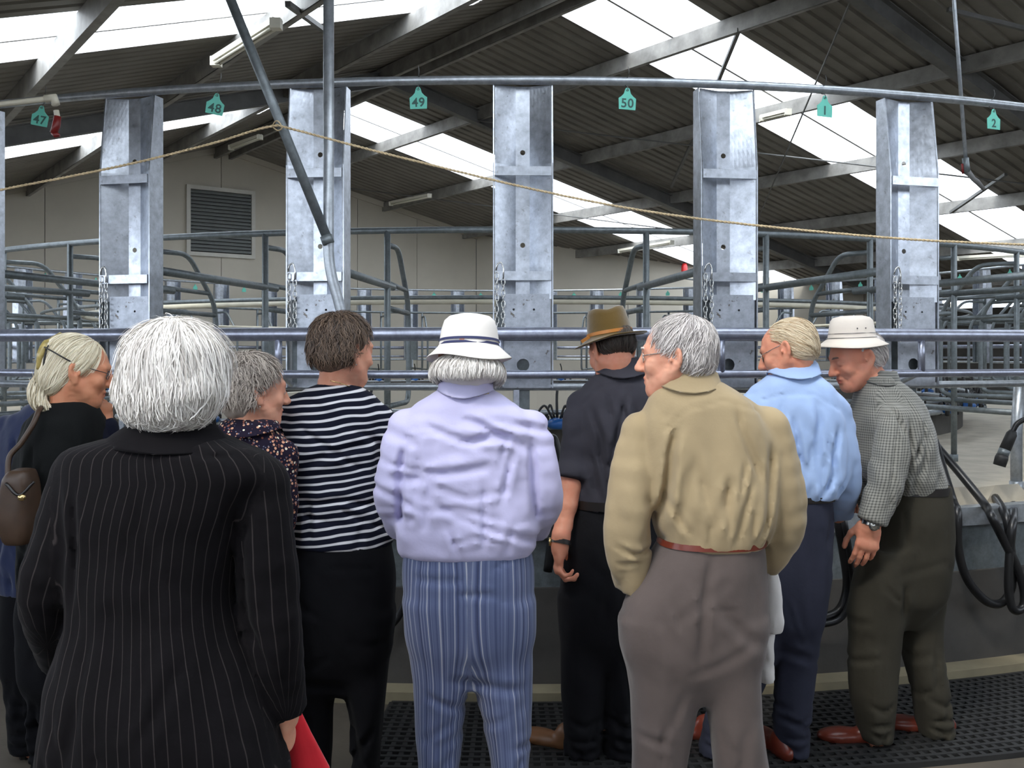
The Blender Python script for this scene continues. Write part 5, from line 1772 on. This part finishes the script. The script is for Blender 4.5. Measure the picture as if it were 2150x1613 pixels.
# ---- woman in the navy and white striped top
def navy_str(nt, base):
    z = math_(nt, 'ADD', objz(nt, 2), math_(nt, 'MULTIPLY', objz(nt, 0), -.10))
    z = math_(nt, 'ADD', z, math_(nt, 'MULTIPLY', noise(nt, 4, 2), .05))
    return mixc(nt, stripe(nt, z, .0262, .0082, .2), base, srgb(214, 212, 214))
M['navy_stripe'] = cloth_mat('navy_white_stripe', srgb(22, 24, 38), .85, .1, navy_str)
M['hair_brown'] = hair_mat('brown_hair', srgb(38, 30, 27), srgb(124, 102, 84))
Y = 3.3
r4 = person('woman with short brown curly hair in a navy top with white stripes', 705, Y)
O = np.array(r4.location)
H = Head(W(722, 738, Y), -42, -8, 0, 1.0, True)
clothed(r4, Y, H, (705, 815, Y), [(806, 668, 742, .062), (818, 640, 768, .082), (840, 606, 798, .102), (870, 594, 810, .118), (940, 592, 812, .128), (1000, 600, 808, .13), (1060, 606, 812, .135), (1110, 606, 820, .14), (1144, 606, 824, .14)],
        [dict(sh=(606, 876), el=(586, 1020, .02), wr=(640, 1040, .26), r=(.056, .050, .042)), dict(sh=(797, 880), el=(808, 1020, .03), wr=(772, 880, .25), r=(.056, .052, .042), hand=dict(d=(-.15, -.1, 1), palm=(-.6, -.8, 0), side=(-.8, .5, 0), curl=(45, 60, 40)))],
        [(1130, 612, 822, .135), (1200, 608, 830, .148), (1290, 610, 829, .15), (1360, 615, 820, .135)],
        [[(1280, 608, 724, .115), (1400, 612, 712, .105), (1500, 615, 698, .095), (1613, 618, 690, .085), (1695, 620, 688, .08)], [(1280, 714, 829, .115), (1400, 716, 815, .105), (1500, 735, 805, .095), (1613, 740, 797, .085), (1695, 742, 795, .08)]],
        M['navy_stripe'], M['black_cloth'], M['skin_b'], fold=(0.0114, 51), tfold=(0.0072, 52), shirt_name='top', sfx=(8, 8, 12), auto=(10, dict(horiz=.7, amp=(.004, .010))),
        crease=[([W(800, 920, Y - .1), W(790, 990, Y - .12), W(800, 1060, Y - .12)], .012, .012), ([W(640, 1062, Y - .13), W(720, 1052, Y - .14), W(800, 1072, Y - .13)], .010, .010), ([W(630, 1085, Y - .13), W(700, 1100, Y - .14)], .008, .009)])
hv = hairball(H, [((0, -.018, .036), (.095, .112, .100), .02), ((0, -.050, -.02), (.084, .072, .075), .03)])
base = hairball(H, [((0, -.020, .036), (.086, .102, .091), .02), ((0, -.050, -.02), (.076, .064, .068), .03)])
hr = hair_shell(base, r4, O, M['hair_brown'], .008, .0075, [(H.P(0, .055, .03), H.R @ np.array([0, 1, -.5])), (H.P(0, .012, -.02), H.R @ np.array([0, .85, -.6]))])
lim = lambda d: ((d[:, 1] < 0.5) & (d[:, 2] > 0.38)) | ((d[:, 1] < -.04) & (d[:, 2] > -.75)) | ((d[:, 1] < .25) & (d[:, 2] > .12))
strands(hv, H, scalp_roots(H, hv, 6500, lim, 17), down_flow(H, (0, -.05, .14), 1.0, .6), 6, .009, .0018, (-.012, .008), hr, O, M['hair_brown'], 'strands', .6, 7, .35, curl=.7)
tubes('necklace', [[W(684, 797, Y - .05), W(695, 800, Y - .07), W(712, 804, Y - .07), W(735, 812, Y - .055)]], .0016, M['gold'], r4, O)
e_ = H.P(.083, -.006, -.047) - O
MB().lathe([(0, -.003), (.003, 0), (0, .003)], 8, tuple(e_)).build('earring', M['steel_bright'], r4, True)
for yaw, hx in ((10, 655), (-8, 770)):
    p = W(hx, 738, 3.33); shoe(r4, O, (p[0], p[1] - .06), yaw, M['leather_dark'], .25, .045)

# ---- woman in the floral blouse
def floral(nt, base):
    for i, (scale, colr, rad) in enumerate(((62, srgb(214, 160, 128), .30), (75, srgb(150, 96, 80), .27), (45, srgb(232, 222, 196), .20), (90, srgb(110, 112, 130), .22))):
        tc = nt.nodes.new('ShaderNodeTexCoord'); mp = nt.nodes.new('ShaderNodeMapping')
        mp.inputs['Location'].default_value = (i * 1.37, i * .71, i * 2.13)
        nt.links.new(tc.outputs['Object'], mp.inputs[0])
        vo = nt.nodes.new('ShaderNodeTexVoronoi'); vo.inputs['Scale'].default_value = scale
        nt.links.new(mp.outputs[0], vo.inputs['Vector'])
        sel = math_(nt, 'GREATER_THAN', vo.outputs['Color'], .35)
        f = math_(nt, 'MULTIPLY', math_(nt, 'LESS_THAN', vo.outputs['Distance'], rad), sel)
        base = mixc(nt, f, base, colr)
    return base
M['floral'] = cloth_mat('floral_blouse', srgb(34, 28, 42), .85, .1, floral)
M['hair_ash'] = hair_mat('ash_grey_hair', srgb(92, 82, 76), srgb(206, 192, 178))
Y = 3.12
r3 = person('woman with short ash-grey wavy hair in a dark floral blouse', 520, Y)
O = np.array(r3.location)
H = Head(W(534, 822, Y), -55, -6, 0, .98, True)
clothed(r3, Y, H, (520, 905, Y), [(890, 485, 575, .066), (902, 468, 586, .084), (925, 450, 600, .105), (955, 440, 606, .122), (1040, 436, 604, .135), (1140, 430, 600, .14), (1240, 428, 602, .14)],
        [dict(sh=(590, 955), el=(585, 1110, .02), wr=(560, 1190, .2), r=(.054, .050, .04), hand=dict(d=(-.4, .9, .1), palm=(0, 0, -1), side=(-.9, -.4, 0))), dict(sh=(455, 955), el=(445, 1110, .05), wr=(490, 1190, .22), r=(.054, .05, .04))],
        [(1225, 436, 600, .135), (1300, 432, 605, .145), (1400, 440, 600, .14)],
        [[(1350, 436, 525, .11), (1500, 445, 515, .09), (1720, 455, 510, .075)], [(1350, 515, 604, .11), (1500, 520, 595, .09), (1720, 525, 585, .075)]],
        M['floral'], M['black_cloth'], M['skin_b'], fold=(0.0095, 61), shirt_name='blouse', neck_r=(.054, .058),
        collar=[[(880, 479, 569, 0.07, 0.0), (900, 466, 584, 0.094, -0.006), (912, 460, 590, 0.104, -0.01)]])
hv = hairball(H, [((0, -.018, .036), (.092, .112, .096), .02), ((0, -.050, -.03), (.082, .070, .078), .03)])
base = hairball(H, [((0, -.020, .036), (.084, .102, .088), .02), ((0, -.052, -.03), (.074, .062, .070), .03)])
hr = hair_shell(base, r3, O, M['hair_ash'], .006, .0075, [(H.P(0, .060, .03), H.R @ np.array([0, 1, -.45])), (H.P(0, .006, -.02), H.R @ np.array([0, .85, -.55]))])
strands(hv, H, scalp_roots(H, hv, 5600, lim, 19), down_flow(H, (0, -.05, .14), 1.0, .5), 6, .009, .0019, (-.010, .008), hr, O, M['hair_ash'], 'strands', .5, 8, .3, curl=.45)
e_ = H.P(.083, -.006, -.048) - O
MB().lathe([(0, -.003), (.003, 0), (0, .003)], 8, tuple(e_)).build('earring', M['steel_bright'], r3, True)
for hx in (485, 560):
    p = W(hx, 738, 3.15); shoe(r3, O, (p[0], p[1] - .06), -10, M['leather_dark'], .24, .043)

# ---- woman with tied blond-white hair in a black waistcoat
M['black_vest'] = cloth_mat('black_waistcoat', srgb(22, 23, 23), .8, .15)
M['navy_sleeve'] = cloth_mat('navy_sleeve', srgb(24, 26, 40), .85, .1)
M['hair_blond'] = hair_mat('blond_white_hair', srgb(204, 186, 150), srgb(252, 242, 216))
Y = 3.3
r1 = person('woman with tied-back blond hair and glasses in black, hand at her chin', 120, Y)
O = np.array(r1.location)
H = Head(W(164, 780, Y), -64, -12, 0, 1.0, True)
b1, s1_, t1 = clothed(r1, Y, H, (138, 860, Y), [(842, 112, 190, .066), (860, 84, 205, .09), (888, 62, 214, .118), (950, 50, 212, .132), (1050, 46, 204, .135), (1140, 50, 200, .135), (1230, 48, 200, .14)],
        [dict(sh=(80, 905), el=(50, 1050, .0), wr=(110, 1090, .2), r=(.054, .05, .042), hand=dict(d=(.8, .5, 0), palm=(0, 0, -1), side=(.5, -.8, 0))),
         dict(sh=(185, 905, .02), el=(228, 1000, .10), wr=(222, 900, .08), r=(.058, .05, .042), bare=True, hand=dict(d=(-.05, -.05, 1), palm=(-.75, .2, 0), side=(-.3, -.9, 0), curl=(30, 45, 35), k=.92))],
        [(1215, 52, 198, .135), (1300, 46, 200, .15), (1400, 55, 195, .14)],
        [[(1350, 52, 130, .11), (1500, 68, 130, .09), (1690, 78, 132, .075)], [(1350, 120, 198, .11), (1500, 128, 192, .09), (1690, 132, 188, .075)]],
        M['black_vest'], M['black_cloth'], M['skin_c'], fold=(0.0095, 71), shirt_name='waistcoat')
# the raised arm in its navy sleeve, hand at the chin
v = Vol()
A, B, C_ = W(185, 905, Y + .02), W(228, 1000, Y + .10), W(222, 900, Y + .08)
v.chain([A, B, C_], [.058, .05, .042], .03, sub=4)
V, F = v.surface(.01, disp=folds(.005, 73, 14, 14, 10)); np_mesh('sleeve', relax(V, F), F, M['navy_sleeve'], r1, O)
hv = hairball(H, [((0, -.022, .034), (.088, .108, .094), .02), ((0, -.066, -.03), (.072, .062, .07), .03)])
base = hairball(H, [((0, -.024, .032), (.082, .100, .088), .02), ((0, -.066, -.03), (.066, .055, .064), .03)])
hr = hair_shell(base, r1, O, M['hair_blond'], .002, .0075, [(H.P(0, .066, .03), H.R @ np.array([0, 1, -.35])), (H.P(0, .004, -.02), H.R @ np.array([0, .85, -.5]))])
tail = H.P(0, -.105, -.06)
lim1 = lambda d: ((d[:, 1] < 0.66) & (d[:, 2] > 0.25)) | ((d[:, 1] < 0.08) & (d[:, 2] > -.7))
strands(hv, H, scalp_roots(H, hv, 4600, lim1, 21), lambda P, t: (tail - P) * 5 + np.array([0, 0, -.25]), 9, .014, .0020, (-.008, .003), hr, O, M['hair_blond'], 'strands', .14, 9, .03)
pv_ = Vol(); pv_.chain([H.P(0, -.09, -.05), H.P(0, -.105, -.085), H.P(.01, -.095, -.125), H.P(.035, -.06, -.145)], [.032, .028, .022, .010], .02, sub=3)
rts = np.array([H.P(0, -.09, -.055)] * 420) + nrng.normal(0, .02, (420, 3))
strands(pv_, H, rts, lambda P, t: np.tile(H.R @ np.array([0, -.2 + 1.2 * t, -1.0]), (len(P), 1)), 11, .013, .003, (-.006, .006), hr, O, M['hair_blond'], 'ponytail', .2, 10, .1, curl=.1)
MB().xf(Matrix.Identity(4))
cg = MB()
sg = lambda y, z, x: tuple(H.P(x, y, z) - O)
cg.tube(smooth_path([sg(-.08, .115, -.03), sg(-.115, .075, .02), sg(-.125, .03, .04), sg(-.118, -.015, .03)], 5), [.008] * 5 + [.014] * 6 + [.012] * 5, 8)
cg.build('hair_clip', simple('tortoise_clip', srgb(170, 150, 90), .3, 0, .35, 60), r1, True)
MB().tube(smooth_path([sg(-.072, .118, -.028), sg(-.105, .075, .035), sg(-.112, .03, .055), sg(-.105, -.02, .05)], 5), .004, 6).build('clip_edge', M['leather_dark'], r1, True)
gl = glasses(H, r1, O, M['frame_dark'], M['lens_clear'], .0014)
tubes('glasses_cord', [[H.P(.081, -.01, .022), H.P(.094, -.05, .035), H.P(.085, -.09, .05), H.P(.05, -.12, .06)]], .0026, M['leather_dark'], r1, O)
for hx in (105, 160):
    p = W(hx, 738, 3.33); shoe(r1, O, (p[0], p[1] - .06), -20, M['leather_dark'], .24, .043)
# her brown shoulder bag
v = Vol()
v.loft(rows_px([(985, 26, 66, .045), (1010, 14, 74, .06), (1080, 8, 76, .065), (1125, 12, 72, .06), (1142, 20, 66, .05)], 3.10), .01, n=3.5)
V, F = v.surface(.008, disp=folds(.004, 75, 14, 14, 6))
bg = empty('shoulder_bag', tuple(W(40, 1140, 3.1)), 0, 'brown leather shoulder bag at the left edge', 'bag')
bo = np.array(bg.location)
M['bag_leather'] = simple('bag_leather', srgb(62, 44, 30), .5, 0, .15, 20)
np_mesh('pouch', relax(V, F), F, M['bag_leather'], bg, bo)
tubes('strap', [smooth_path([W(16, 1010, 3.08), W(20, 960, 3.1), W(45, 930, 3.12), W(70, 890, 3.14), W(82, 862, 3.18), W(92, 852, 3.26)], 5)], .009, M['bag_leather'], bg, bo)
tubes('rim', [smooth_path([W(12, 1015, 3.035), W(40, 1040, 3.03), W(72, 1012, 3.035)], 6)], .005, M['leather_dark'], bg, bo)
MB().lathe([(0, -.012), (.012, -.006), (.012, .006), (0, .012)], 10, tuple(W(46, 1045, 3.02) - bo)).build('clasp', M['gold'], bg, True)

# ---- person in blue behind her
M['blue_jacket'] = cloth_mat('blue_jacket', srgb(36, 44, 72), .85, .12)
M['hair_dark'] = hair_mat('dark_hair', srgb(44, 38, 34), srgb(84, 74, 66))
Y = 3.78
r0 = person('person in a blue jacket at the left edge, head mostly hidden', 110, Y)
O = np.array(r0.location)
H = Head(W(140, 792, Y), -60, -16, 0, 1.0)
clothed(r0, Y, H, (125, 850, Y), [(838, 88, 165, .066), (855, 55, 195, .09), (885, 22, 222, .12), (935, 2, 232, .135), (1030, -8, 232, .14), (1150, -4, 228, .14), (1240, 2, 226, .14)],
        [dict(sh=(22, 900), el=(-8, 1030), wr=(40, 1100, .2), r=(.06, .055, .045)), dict(sh=(215, 905), el=(225, 1030, .03), wr=(200, 1080, .22), r=(.06, .055, .045))],
        [(1225, 8, 222, .135), (1320, 5, 224, .145), (1400, 12, 215, .135)],
        [[(1350, 10, 120, .11), (1500, 20, 110, .095), (1570, 25, 105, .085)], [(1350, 110, 220, .11), (1500, 120, 210, .095), (1570, 125, 205, .085)]],
        M['blue_jacket'], M['black_cloth'], M['skin_a'], fold=(0.0114, 81), shirt_name='jacket')
hv = hairball(H, [((0, -.022, .044), (.082, .102, .086), .02), ((0, -.055, .0), (.074, .058, .055), .03)])
hair_shell(hv, r0, O, M['hair_dark'], .003, .008, [(H.P(0, .05, .03), H.R @ np.array([0, 1, -.5])), (H.P(0, -.005, -.02), H.R @ np.array([0, .85, -.6]))])
for hx in (65, 165):
    p = W(hx, 738, 3.8); shoe(r0, O, (p[0], p[1] - .06), -15, M['leather_dark'])

# ---- man in the olive hat
M['charcoal'] = cloth_mat('charcoal_shirt', srgb(58, 57, 64), .8, .1)
M['dark_trouser'] = cloth_mat('dark_trousers', srgb(26, 26, 29), .85, .12)
M['olive_felt'] = cloth_mat('olive_felt', srgb(88, 68, 26), .95, .12, sheen=.5)
M['tan_band'] = simple('tan_leather_band', srgb(166, 104, 34), .45, 0, .12, 20)
Y = 3.74
r6 = person('man in an olive felt hat and charcoal shirt with rolled sleeve', 1290, Y)
O = np.array(r6.location)
H = Head(W(1284, 736, Y), 26, -26, 0, 1.0)
clothed(r6, Y, H, (1300, 800, Y), [(778, 1262, 1342, .068), (792, 1245, 1358, .086), (812, 1222, 1378, .106), (845, 1206, 1392, .122), (900, 1200, 1396, .135), (960, 1204, 1396, .14), (1040, 1205, 1386, .145), (1072, 1206, 1380, .142)],
        [dict(sh=(1218, 850), el=(1204, 985, -.05), wr=(1176, 1142, -.13), r=(.060, .060, .056), end=.57, br=(.045, .045, .029), hand=dict(d=(-.05, .10, -1), palm=(1, .1, 0), side=(.1, 1, 0), curl=(34, 48, 32), k=1.14)),
         dict(sh=(1380, 850), el=(1400, 985, .05), wr=(1370, 1060, .25), r=(.060, .060, .05), end=.57)],
        [(1060, 1198, 1384, .138), (1150, 1182, 1382, .15), (1250, 1175, 1376, .145), (1320, 1180, 1365, .13)],
        [[(1250, 1172, 1284, .11), (1400, 1176, 1274, .1), (1500, 1180, 1268, .092), (1585, 1184, 1262, .085)], [(1250, 1268, 1380, .11), (1400, 1275, 1366, .1), (1500, 1272, 1358, .092), (1585, 1270, 1350, .085)]],
        M['charcoal'], M['dark_trouser'], M['skin_a'], fold=(0.0133, 91), tfold=(0.0072, 92), sfx=(13, 13, 4),
        collar=[[(752, 1271, 1339, 0.064, 0.0), (772, 1260, 1350, 0.084, -0.004), (792, 1252, 1358, 0.098, -0.008)]],
        crease=[([W(1225, 850, Y - .1), W(1262, 812, Y - .11), W(1320, 800, Y - .1), W(1380, 812, Y - .08)], .004, .005), ([W(1240, 850, Y - .1), W(1262, 920, Y - .13), W(1270, 1000, Y - .13)], .013, .010), ([W(1275, 825, Y - .11), W(1285, 880, Y - .13)], .008, .008), ([W(1320, 815, Y - .1), W(1300, 900, Y - .14), W(1275, 1010, Y - .14)], .012, .010)])
belt(r6, O, [(1044, 1203, 1386, .146), (1062, 1202, 1385, .146)], Y, M['leather_dark'], .005)
hv = hairball(H, [((0, -.022, .030), (.079, .098, .072), .02), ((0, -.050, -.005), (.074, .056, .042), .03)])
hr6 = hair_shell(hv, r6, O, M['hair_dark'], .003, .008, [(H.P(0, .03, .03), H.R @ np.array([0, 1, -.4])), (H.P(0, -.01, -.02), H.R @ np.array([0, .85, -.6]))])
strands(hv, H, scalp_roots(H, hv, 1800, lambda d: (d[:, 1] < -.02) & (d[:, 2] > -.7) & (d[:, 2] < .5), 27), dir_flow(H, (0, -.3, -1), .5), 4, .009, .0018, (-.004, .003), hr6, O, M['hair_dark'], 'strands', .3, 13, .1)
HR = rotm(26, -10, 0) @ np.array(Matrix.Rotation(math.radians(10), 3, 'Y'))
prof = [(.0, .150), (.03, .151), (.058, .152), (.070, .147), (.077, .128), (.085, .075), (.0885, .045), (.094, .037), (.112, .032), (.134, .030), (.146, .034), (.1465, .031), (.132, .026), (.105, .028), (.086, .036)]
hc6 = H.c + np.array([.0, .0, .018])
HR = rotm(0, -4, 0) @ np.array(Matrix.Rotation(math.radians(-9), 3, 'Y'))
tl6 = lambda a, r: (-.022 * max(0, (r - .095) / .05) * max(0, -math.cos(a)) + .012 * max(0, (r - .095) / .05) * max(0, math.sin(a)))
ht = hat(hc6, HR, prof, r6, O, M['olive_felt'], ely=1.14, dent=.028, seed=5, tilt=tl6)
hat(hc6, HR, [(.0905, .058), (.0915, .045)], ht, O, M['tan_band'], 'band', ely=1.14)
MB().beam(hc6 + HR @ np.array([-.085, -.055, .045]) - O, hc6 + HR @ np.array([-.12, -.06, .030]) - O, .004, .012).build('band_end', M['tan_band'], ht)
wp = W(1178, 1138, Y - .128)
wr_dir = W(1176, 1142, Y - .13) - W(1204, 985, Y - .05); wr_dir /= np.linalg.norm(wr_dir)
def strap_ring(c, d, r, w, mat, parent, org, name):
    d = np.array(d) / np.linalg.norm(d)
    a = np.cross(d, (0, 1, 0)); a /= np.linalg.norm(a); b = np.cross(d, a)
    m = MB(); n = 24; pts = []
    for dz in (-w / 2, w / 2):
        for j in range(n):
            t = 2 * PI * j / n
            pts.append(tuple(c + d * dz + (a * math.cos(t) + b * math.sin(t)) * r - org))
    m.add(pts, [(j, (j + 1) % n, n + (j + 1) % n, n + j) for j in range(n)])
    return m.build(name, mat, parent, True)
wt = strap_ring(wp, wr_dir, .0405, .018, M['leather_dark'], r6, O, 'watch')
MB().lathe([(0, 0), (.016, 0), (.016, .007), (0, .008)], 16).xf(Matrix.Translation(Vector(wp - O)) @ Matrix.Rotation(-PI / 2, 4, 'Y') @ Matrix.Translation((0, 0, .039))).build('watch_case', M['gold'], wt, True)
p = W(1226, 738, 3.76); shoe(r6, O, (p[0], p[1]), 58, M['leather_brown'])
p = W(1315, 738, 3.74); shoe(r6, O, (p[0], p[1] - .04), 10, M['leather_brown'])

# ---- man in the light blue shirt
M['sky_shirt'] = cloth_mat('light_blue_shirt', srgb(164, 188, 228), .75, .05)
M['slate_trouser'] = cloth_mat('slate_trousers', srgb(49, 51, 64), .85, .1)
M['hair_sand'] = hair_mat('thin_sandy_hair', srgb(176, 146, 108), srgb(242, 226, 196))
Y = 3.74
r8 = person('balding fair-haired man in a light blue shirt and dark glasses, leaning in', 1665, Y)
O = np.array(r8.location)
H = Head(W(1655, 738, Y), 60, -20, 4, 1.02, fat=1.08)
clothed(r8, Y, H, (1668, 802, Y), [(782, 1622, 1712, .070), (796, 1602, 1728, .09), (820, 1580, 1756, .11), (858, 1564, 1774, .13), (920, 1562, 1782, .145), (980, 1580, 1780, .155), (1020, 1608, 1764, .155), (1044, 1630, 1748, .145)],
        [dict(sh=(1578, 862), el=(1566, 990, .05), wr=(1610, 1030, .25), r=(.062, .060, .05)), dict(sh=(1752, 872), el=(1768, 1010, .03), wr=(1764, 1078, .19), r=(.062, .064, .052), hand=dict(d=(.6, .75, .35), palm=(0, .2, -1), side=(-.7, .6, 0), curl=(20, 35, 30)))],
        [(1034, 1606, 1742, .14), (1100, 1592, 1744, .15), (1200, 1586, 1740, .15), (1290, 1590, 1725, .138)],
        [[(1200, 1652, 1741, .11), (1300, 1640, 1724, .105), (1400, 1632, 1712, .096), (1500, 1626, 1702, .09), (1578, 1630, 1694, .084)], [(1200, 1585, 1684, .11), (1300, 1556, 1656, .105), (1400, 1520, 1618, .096), (1500, 1484, 1580, .09), (1578, 1464, 1552, .084)]],
        M['sky_shirt'], M['slate_trouser'], M['skin_a'], fold=(0.0133, 101), tfold=(0.0072, 102), sfx=(13, 13, 4),
        collar=[[(752, 1633, 1703, 0.066, 0.01), (776, 1618, 1716, 0.086, 0.0), (794, 1612, 1722, 0.098, -0.006)]],
        crease=[([W(1600, 842, Y - .1), W(1650, 828, Y - .12), W(1710, 828, Y - .12), W(1760, 862, Y - .09)], .004, .005), ([W(1645, 830, Y - .11), W(1640, 900, Y - .14), W(1660, 980, Y - .15)], .009, .012), ([W(1712, 835, Y - .11), W(1722, 920, Y - .14), W(1715, 1020, Y - .15)], .011, .011), ([W(1755, 890, Y - .08), W(1748, 960, Y - .11), W(1750, 1030, Y - .1)], .012, .011)])
belt(r8, O, [(1034, 1608, 1744, .142), (1046, 1606, 1744, .142)], Y, M['leather_dark'], .005)
hv = hairball(H, [((0, -.022, .036), (.083, .103, .087), .02), ((0, -.052, -.015), (.078, .062, .062), .03)])
base = hairball(H, [((0, -.026, .030), (.078, .095, .080), .02), ((0, -.054, -.015), (.073, .056, .056), .03)])
hr = hair_shell(base, r8, O, M['hair_sand'], .002, .007, [(H.P(0, .030, .03), H.R @ np.array([0, 1, -.6])), (H.P(0, -.002, -.02), H.R @ np.array([0, .85, -.6]))])
limb = lambda d: ((np.abs(d[:, 0]) > .30) & (d[:, 1] < .45) & (d[:, 2] > .1)) | ((d[:, 1] < 0.02) & (d[:, 2] > -.7) & (d[:, 2] < .75)) | ((d[:, 2] > .6) & (nrng.random(len(d)) < .35))
strands(hv, H, scalp_roots(H, hv, 3600, limb, 23), dir_flow(H, (.0, -1.0, -.35), .35), 6, .012, .0018, (-.008, .002), hr, O, M['hair_sand'], 'strands', .22, 11, .05)
glasses(H, r8, O, M['frame_silver'], M['lens_dark'], .0013, .023, .017)
p = W(1650, 738, 3.72); shoe(r8, O, (p[0], p[1] - .05), 12, M['leather_red'])
p = W(1522, 738, 3.86); shoe(r8, O, (p[0], p[1]), 68, M['leather_red'])

# ---- man in the cream bucket hat, in profile
def chk(nt, base):
    a = stripe(nt, math_(nt, 'ADD', attr(nt, 'cu'), math_(nt, 'MULTIPLY', noise(nt, 3, 2), .01)), .0105, .0042, .4)
    b = stripe(nt, math_(nt, 'ADD', objz(nt, 2), math_(nt, 'MULTIPLY', noise(nt, 3, 2), .01)), .0105, .0042, .4)
    f = math_(nt, 'MULTIPLY', math_(nt, 'ADD', a, b), .45)
    return mixc(nt, f, base, srgb(58, 60, 58))
M['check'] = cloth_mat('grey_check_shirt', srgb(148, 146, 138), .85, .06, chk)
M['olive_trouser'] = cloth_mat('grey_green_trousers', srgb(58, 55, 47), .85, .1)
M['cream_canvas'] = cloth_mat('cream_canvas', srgb(232, 220, 206), .8, .04)
Y = 3.95
r9 = person('man in a cream bucket hat and grey check shirt bending forward, face in profile', 1890, Y)
O = np.array(r9.location)
H = Head(W(1798, 752, Y), 96, -20, 0, 1.04, fat=1.04)
rows9 = [(790, 1812, 1872, .075, -.02), (806, 1804, 1892, .105), (832, 1798, 1920, .14), (875, 1796, 1944, .175), (930, 1797, 1957, .19), (980, 1802, 1968, .185), (1020, 1836, 1978, .165), (1036, 1850, 1981, .155)]
ax9 = [[(z, x, y, max(a, b)) for z, x, y, a, b in rows_px(rows9, Y)], [tuple([p[2], p[0], p[1], .06]) for p in (W(1872, 880, Y - .15), W(1858, 1000, Y - .19), W(1836, 1085, Y - .21))]]
clothed(r9, Y, H, (1840, 815, Y), rows9,
        [dict(sh=(1876, 880, -.14), el=(1864, 995, -.19), wr=(1830, 1096, -.22), r=(.066, .070, .056), hand=dict(d=(-.22, .0, -1), palm=(.15, 1, 0), side=(-1, .1, .2), curl=(12, 20, 14), k=1.14, thumb=(.25, .2))),
         dict(sh=(1850, 880, .16), el=(1815, 1000, .2), wr=(1775, 1060, .25), r=(.062, .06, .05), hand=dict(d=(-.8, .3, -.3), palm=(0, 0, -1), side=(-.3, -.8, 0)))],
        [(1018, 1852, 1984, .15), (1080, 1838, 1990, .168), (1160, 1818, 1990, .172), (1240, 1806, 1982, .16)],
        [[(1150, 1806, 1925, .105, -.07), (1250, 1786, 1906, .105, -.08), (1350, 1782, 1892, .098, -.09), (1450, 1786, 1880, .092, -.1), (1552, 1806, 1868, .084, -.1)],
         [(1150, 1876, 1992, .105, .06), (1250, 1884, 1984, .105, .04), (1350, 1894, 1976, .098, .02), (1450, 1916, 1988, .092, .0), (1540, 1930, 2003, .084, .0)]],
        M['check'], M['olive_trouser'], M['skin_a'], fold=(0.0114, 111), tfold=(0.0090, 112), sfx=(13, 13, 4), u_axes=ax9, neck_r=(.056, .066), eyes=False,
        collar=[[(780, 1836, 1874, 0.062, -0.01), (792, 1820, 1880, 0.078, -0.01), (808, 1806, 1886, 0.096, -0.01)]],
        crease=[([W(1852, 838, Y - .12), W(1876, 828, Y - .14), W(1900, 838, Y - .14), W(1918, 870, Y - .16)], .005, .006), ([W(1905, 880, Y - .17), W(1912, 950, Y - .19), W(1905, 1010, Y - .18)], .013, .010), ([W(1822, 860, Y - .15), W(1815, 940, Y - .18), W(1820, 1040, Y - .18)], .010, .010)],
        tcrease=[([W(1850, 1130, Y - .16), W(1840, 1300, Y - .18), W(1836, 1550, Y - .18)], -.004, .010)])
M['brow_grey'] = simple('grey_brow', srgb(128, 104, 92), .8, 0, .2, 60)
H.brows(r9, O, M['brow_grey'])
belt(r9, O, [(1016, 1850, 1982, .155), (1032, 1848, 1984, .156)], Y, M['leather_dark'], .004)
hv = hairball(H, [((0, -.026, .020), (.084, .098, .080), .02), ((0, -.055, -.02), (.078, .058, .05), .03)])
base = hairball(H, [((0, -.026, .020), (.079, .092, .076), .02), ((0, -.056, -.02), (.073, .052, .046), .03)])
hr = hair_shell(base, r9, O, M['hair_grey'], .002, .008, [(H.P(0, .02, .03), H.R @ np.array([0, 1, -.4])), (H.P(0, -.012, -.02), H.R @ np.array([0, .85, -.6]))])
limc = lambda d: (d[:, 1] < -.05) & (d[:, 2] > -.7)
strands(hv, H, scalp_roots(H, hv, 1800, limc, 25), dir_flow(H, (.0, -.7, -.8), .4), 5, .011, .0018, (-.006, .004), hr, O, M['hair_grey'], 'strands', .3, 12, .15)
HR = rotm(96, -2, 0)
hc9 = W(1790, 752, Y)
prof = [(.0, .176), (.040, .175), (.068, .168), (.080, .154), (.086, .125), (.092, .095), (.094, .082), (.100, .077), (.118, .062), (.136, .050), (.1365, .046), (.118, .056), (.098, .072), (.092, .076)]
ht = hat(hc9, HR, prof, r9, O, M['cream_canvas'], ely=1.06, wav=.004, seed=9)
for z0, z1, rr in ((.1035, .1015, .0915), (.0855, .0835, .0955)):
    hat(hc9, HR, [(rr, z0), (rr + .0012, z1)], ht, O, M['frame_dark'], 'stitch_line', ely=1.06)
for a in (-2.75, -2.38):
    pp = hc9 + HR @ np.array([-.0885, 1.06 * .0 + (.018 if a > -2.5 else -.018), .122]) - O
    MB().lathe([(0, -.003), (.0035, 0), (0, .003)], 10, tuple(pp)).build('eyelet', M['frame_dark'], ht, True)
wp = W(1833, 1088, Y - .217)
wd = W(1830, 1096, Y - .22) - W(1864, 995, Y - .19)
wt = strap_ring(W(1828, 1101, Y - .222), wd, .037, .020, M['steel_bright'], r9, O, 'watch')
MB().lathe([(0, 0), (.019, 0), (.019, .008), (0, .010)], 18).xf(Matrix.Translation(Vector(W(1827, 1101, Y - .222) - O)) @ Matrix.Rotation(PI / 2, 4, 'X') @ Matrix.Translation((0, 0, .034))).build('watch_case', M['steel_bright'], wt, True)
p = W(1866, 738, 3.86); shoe(r9, O, (p[0], p[1]), 84, M['leather_red'], .28)
p = W(2000, 738, 3.96); shoe(r9, O, (p[0], p[1]), 76, M['leather_red'], .28)
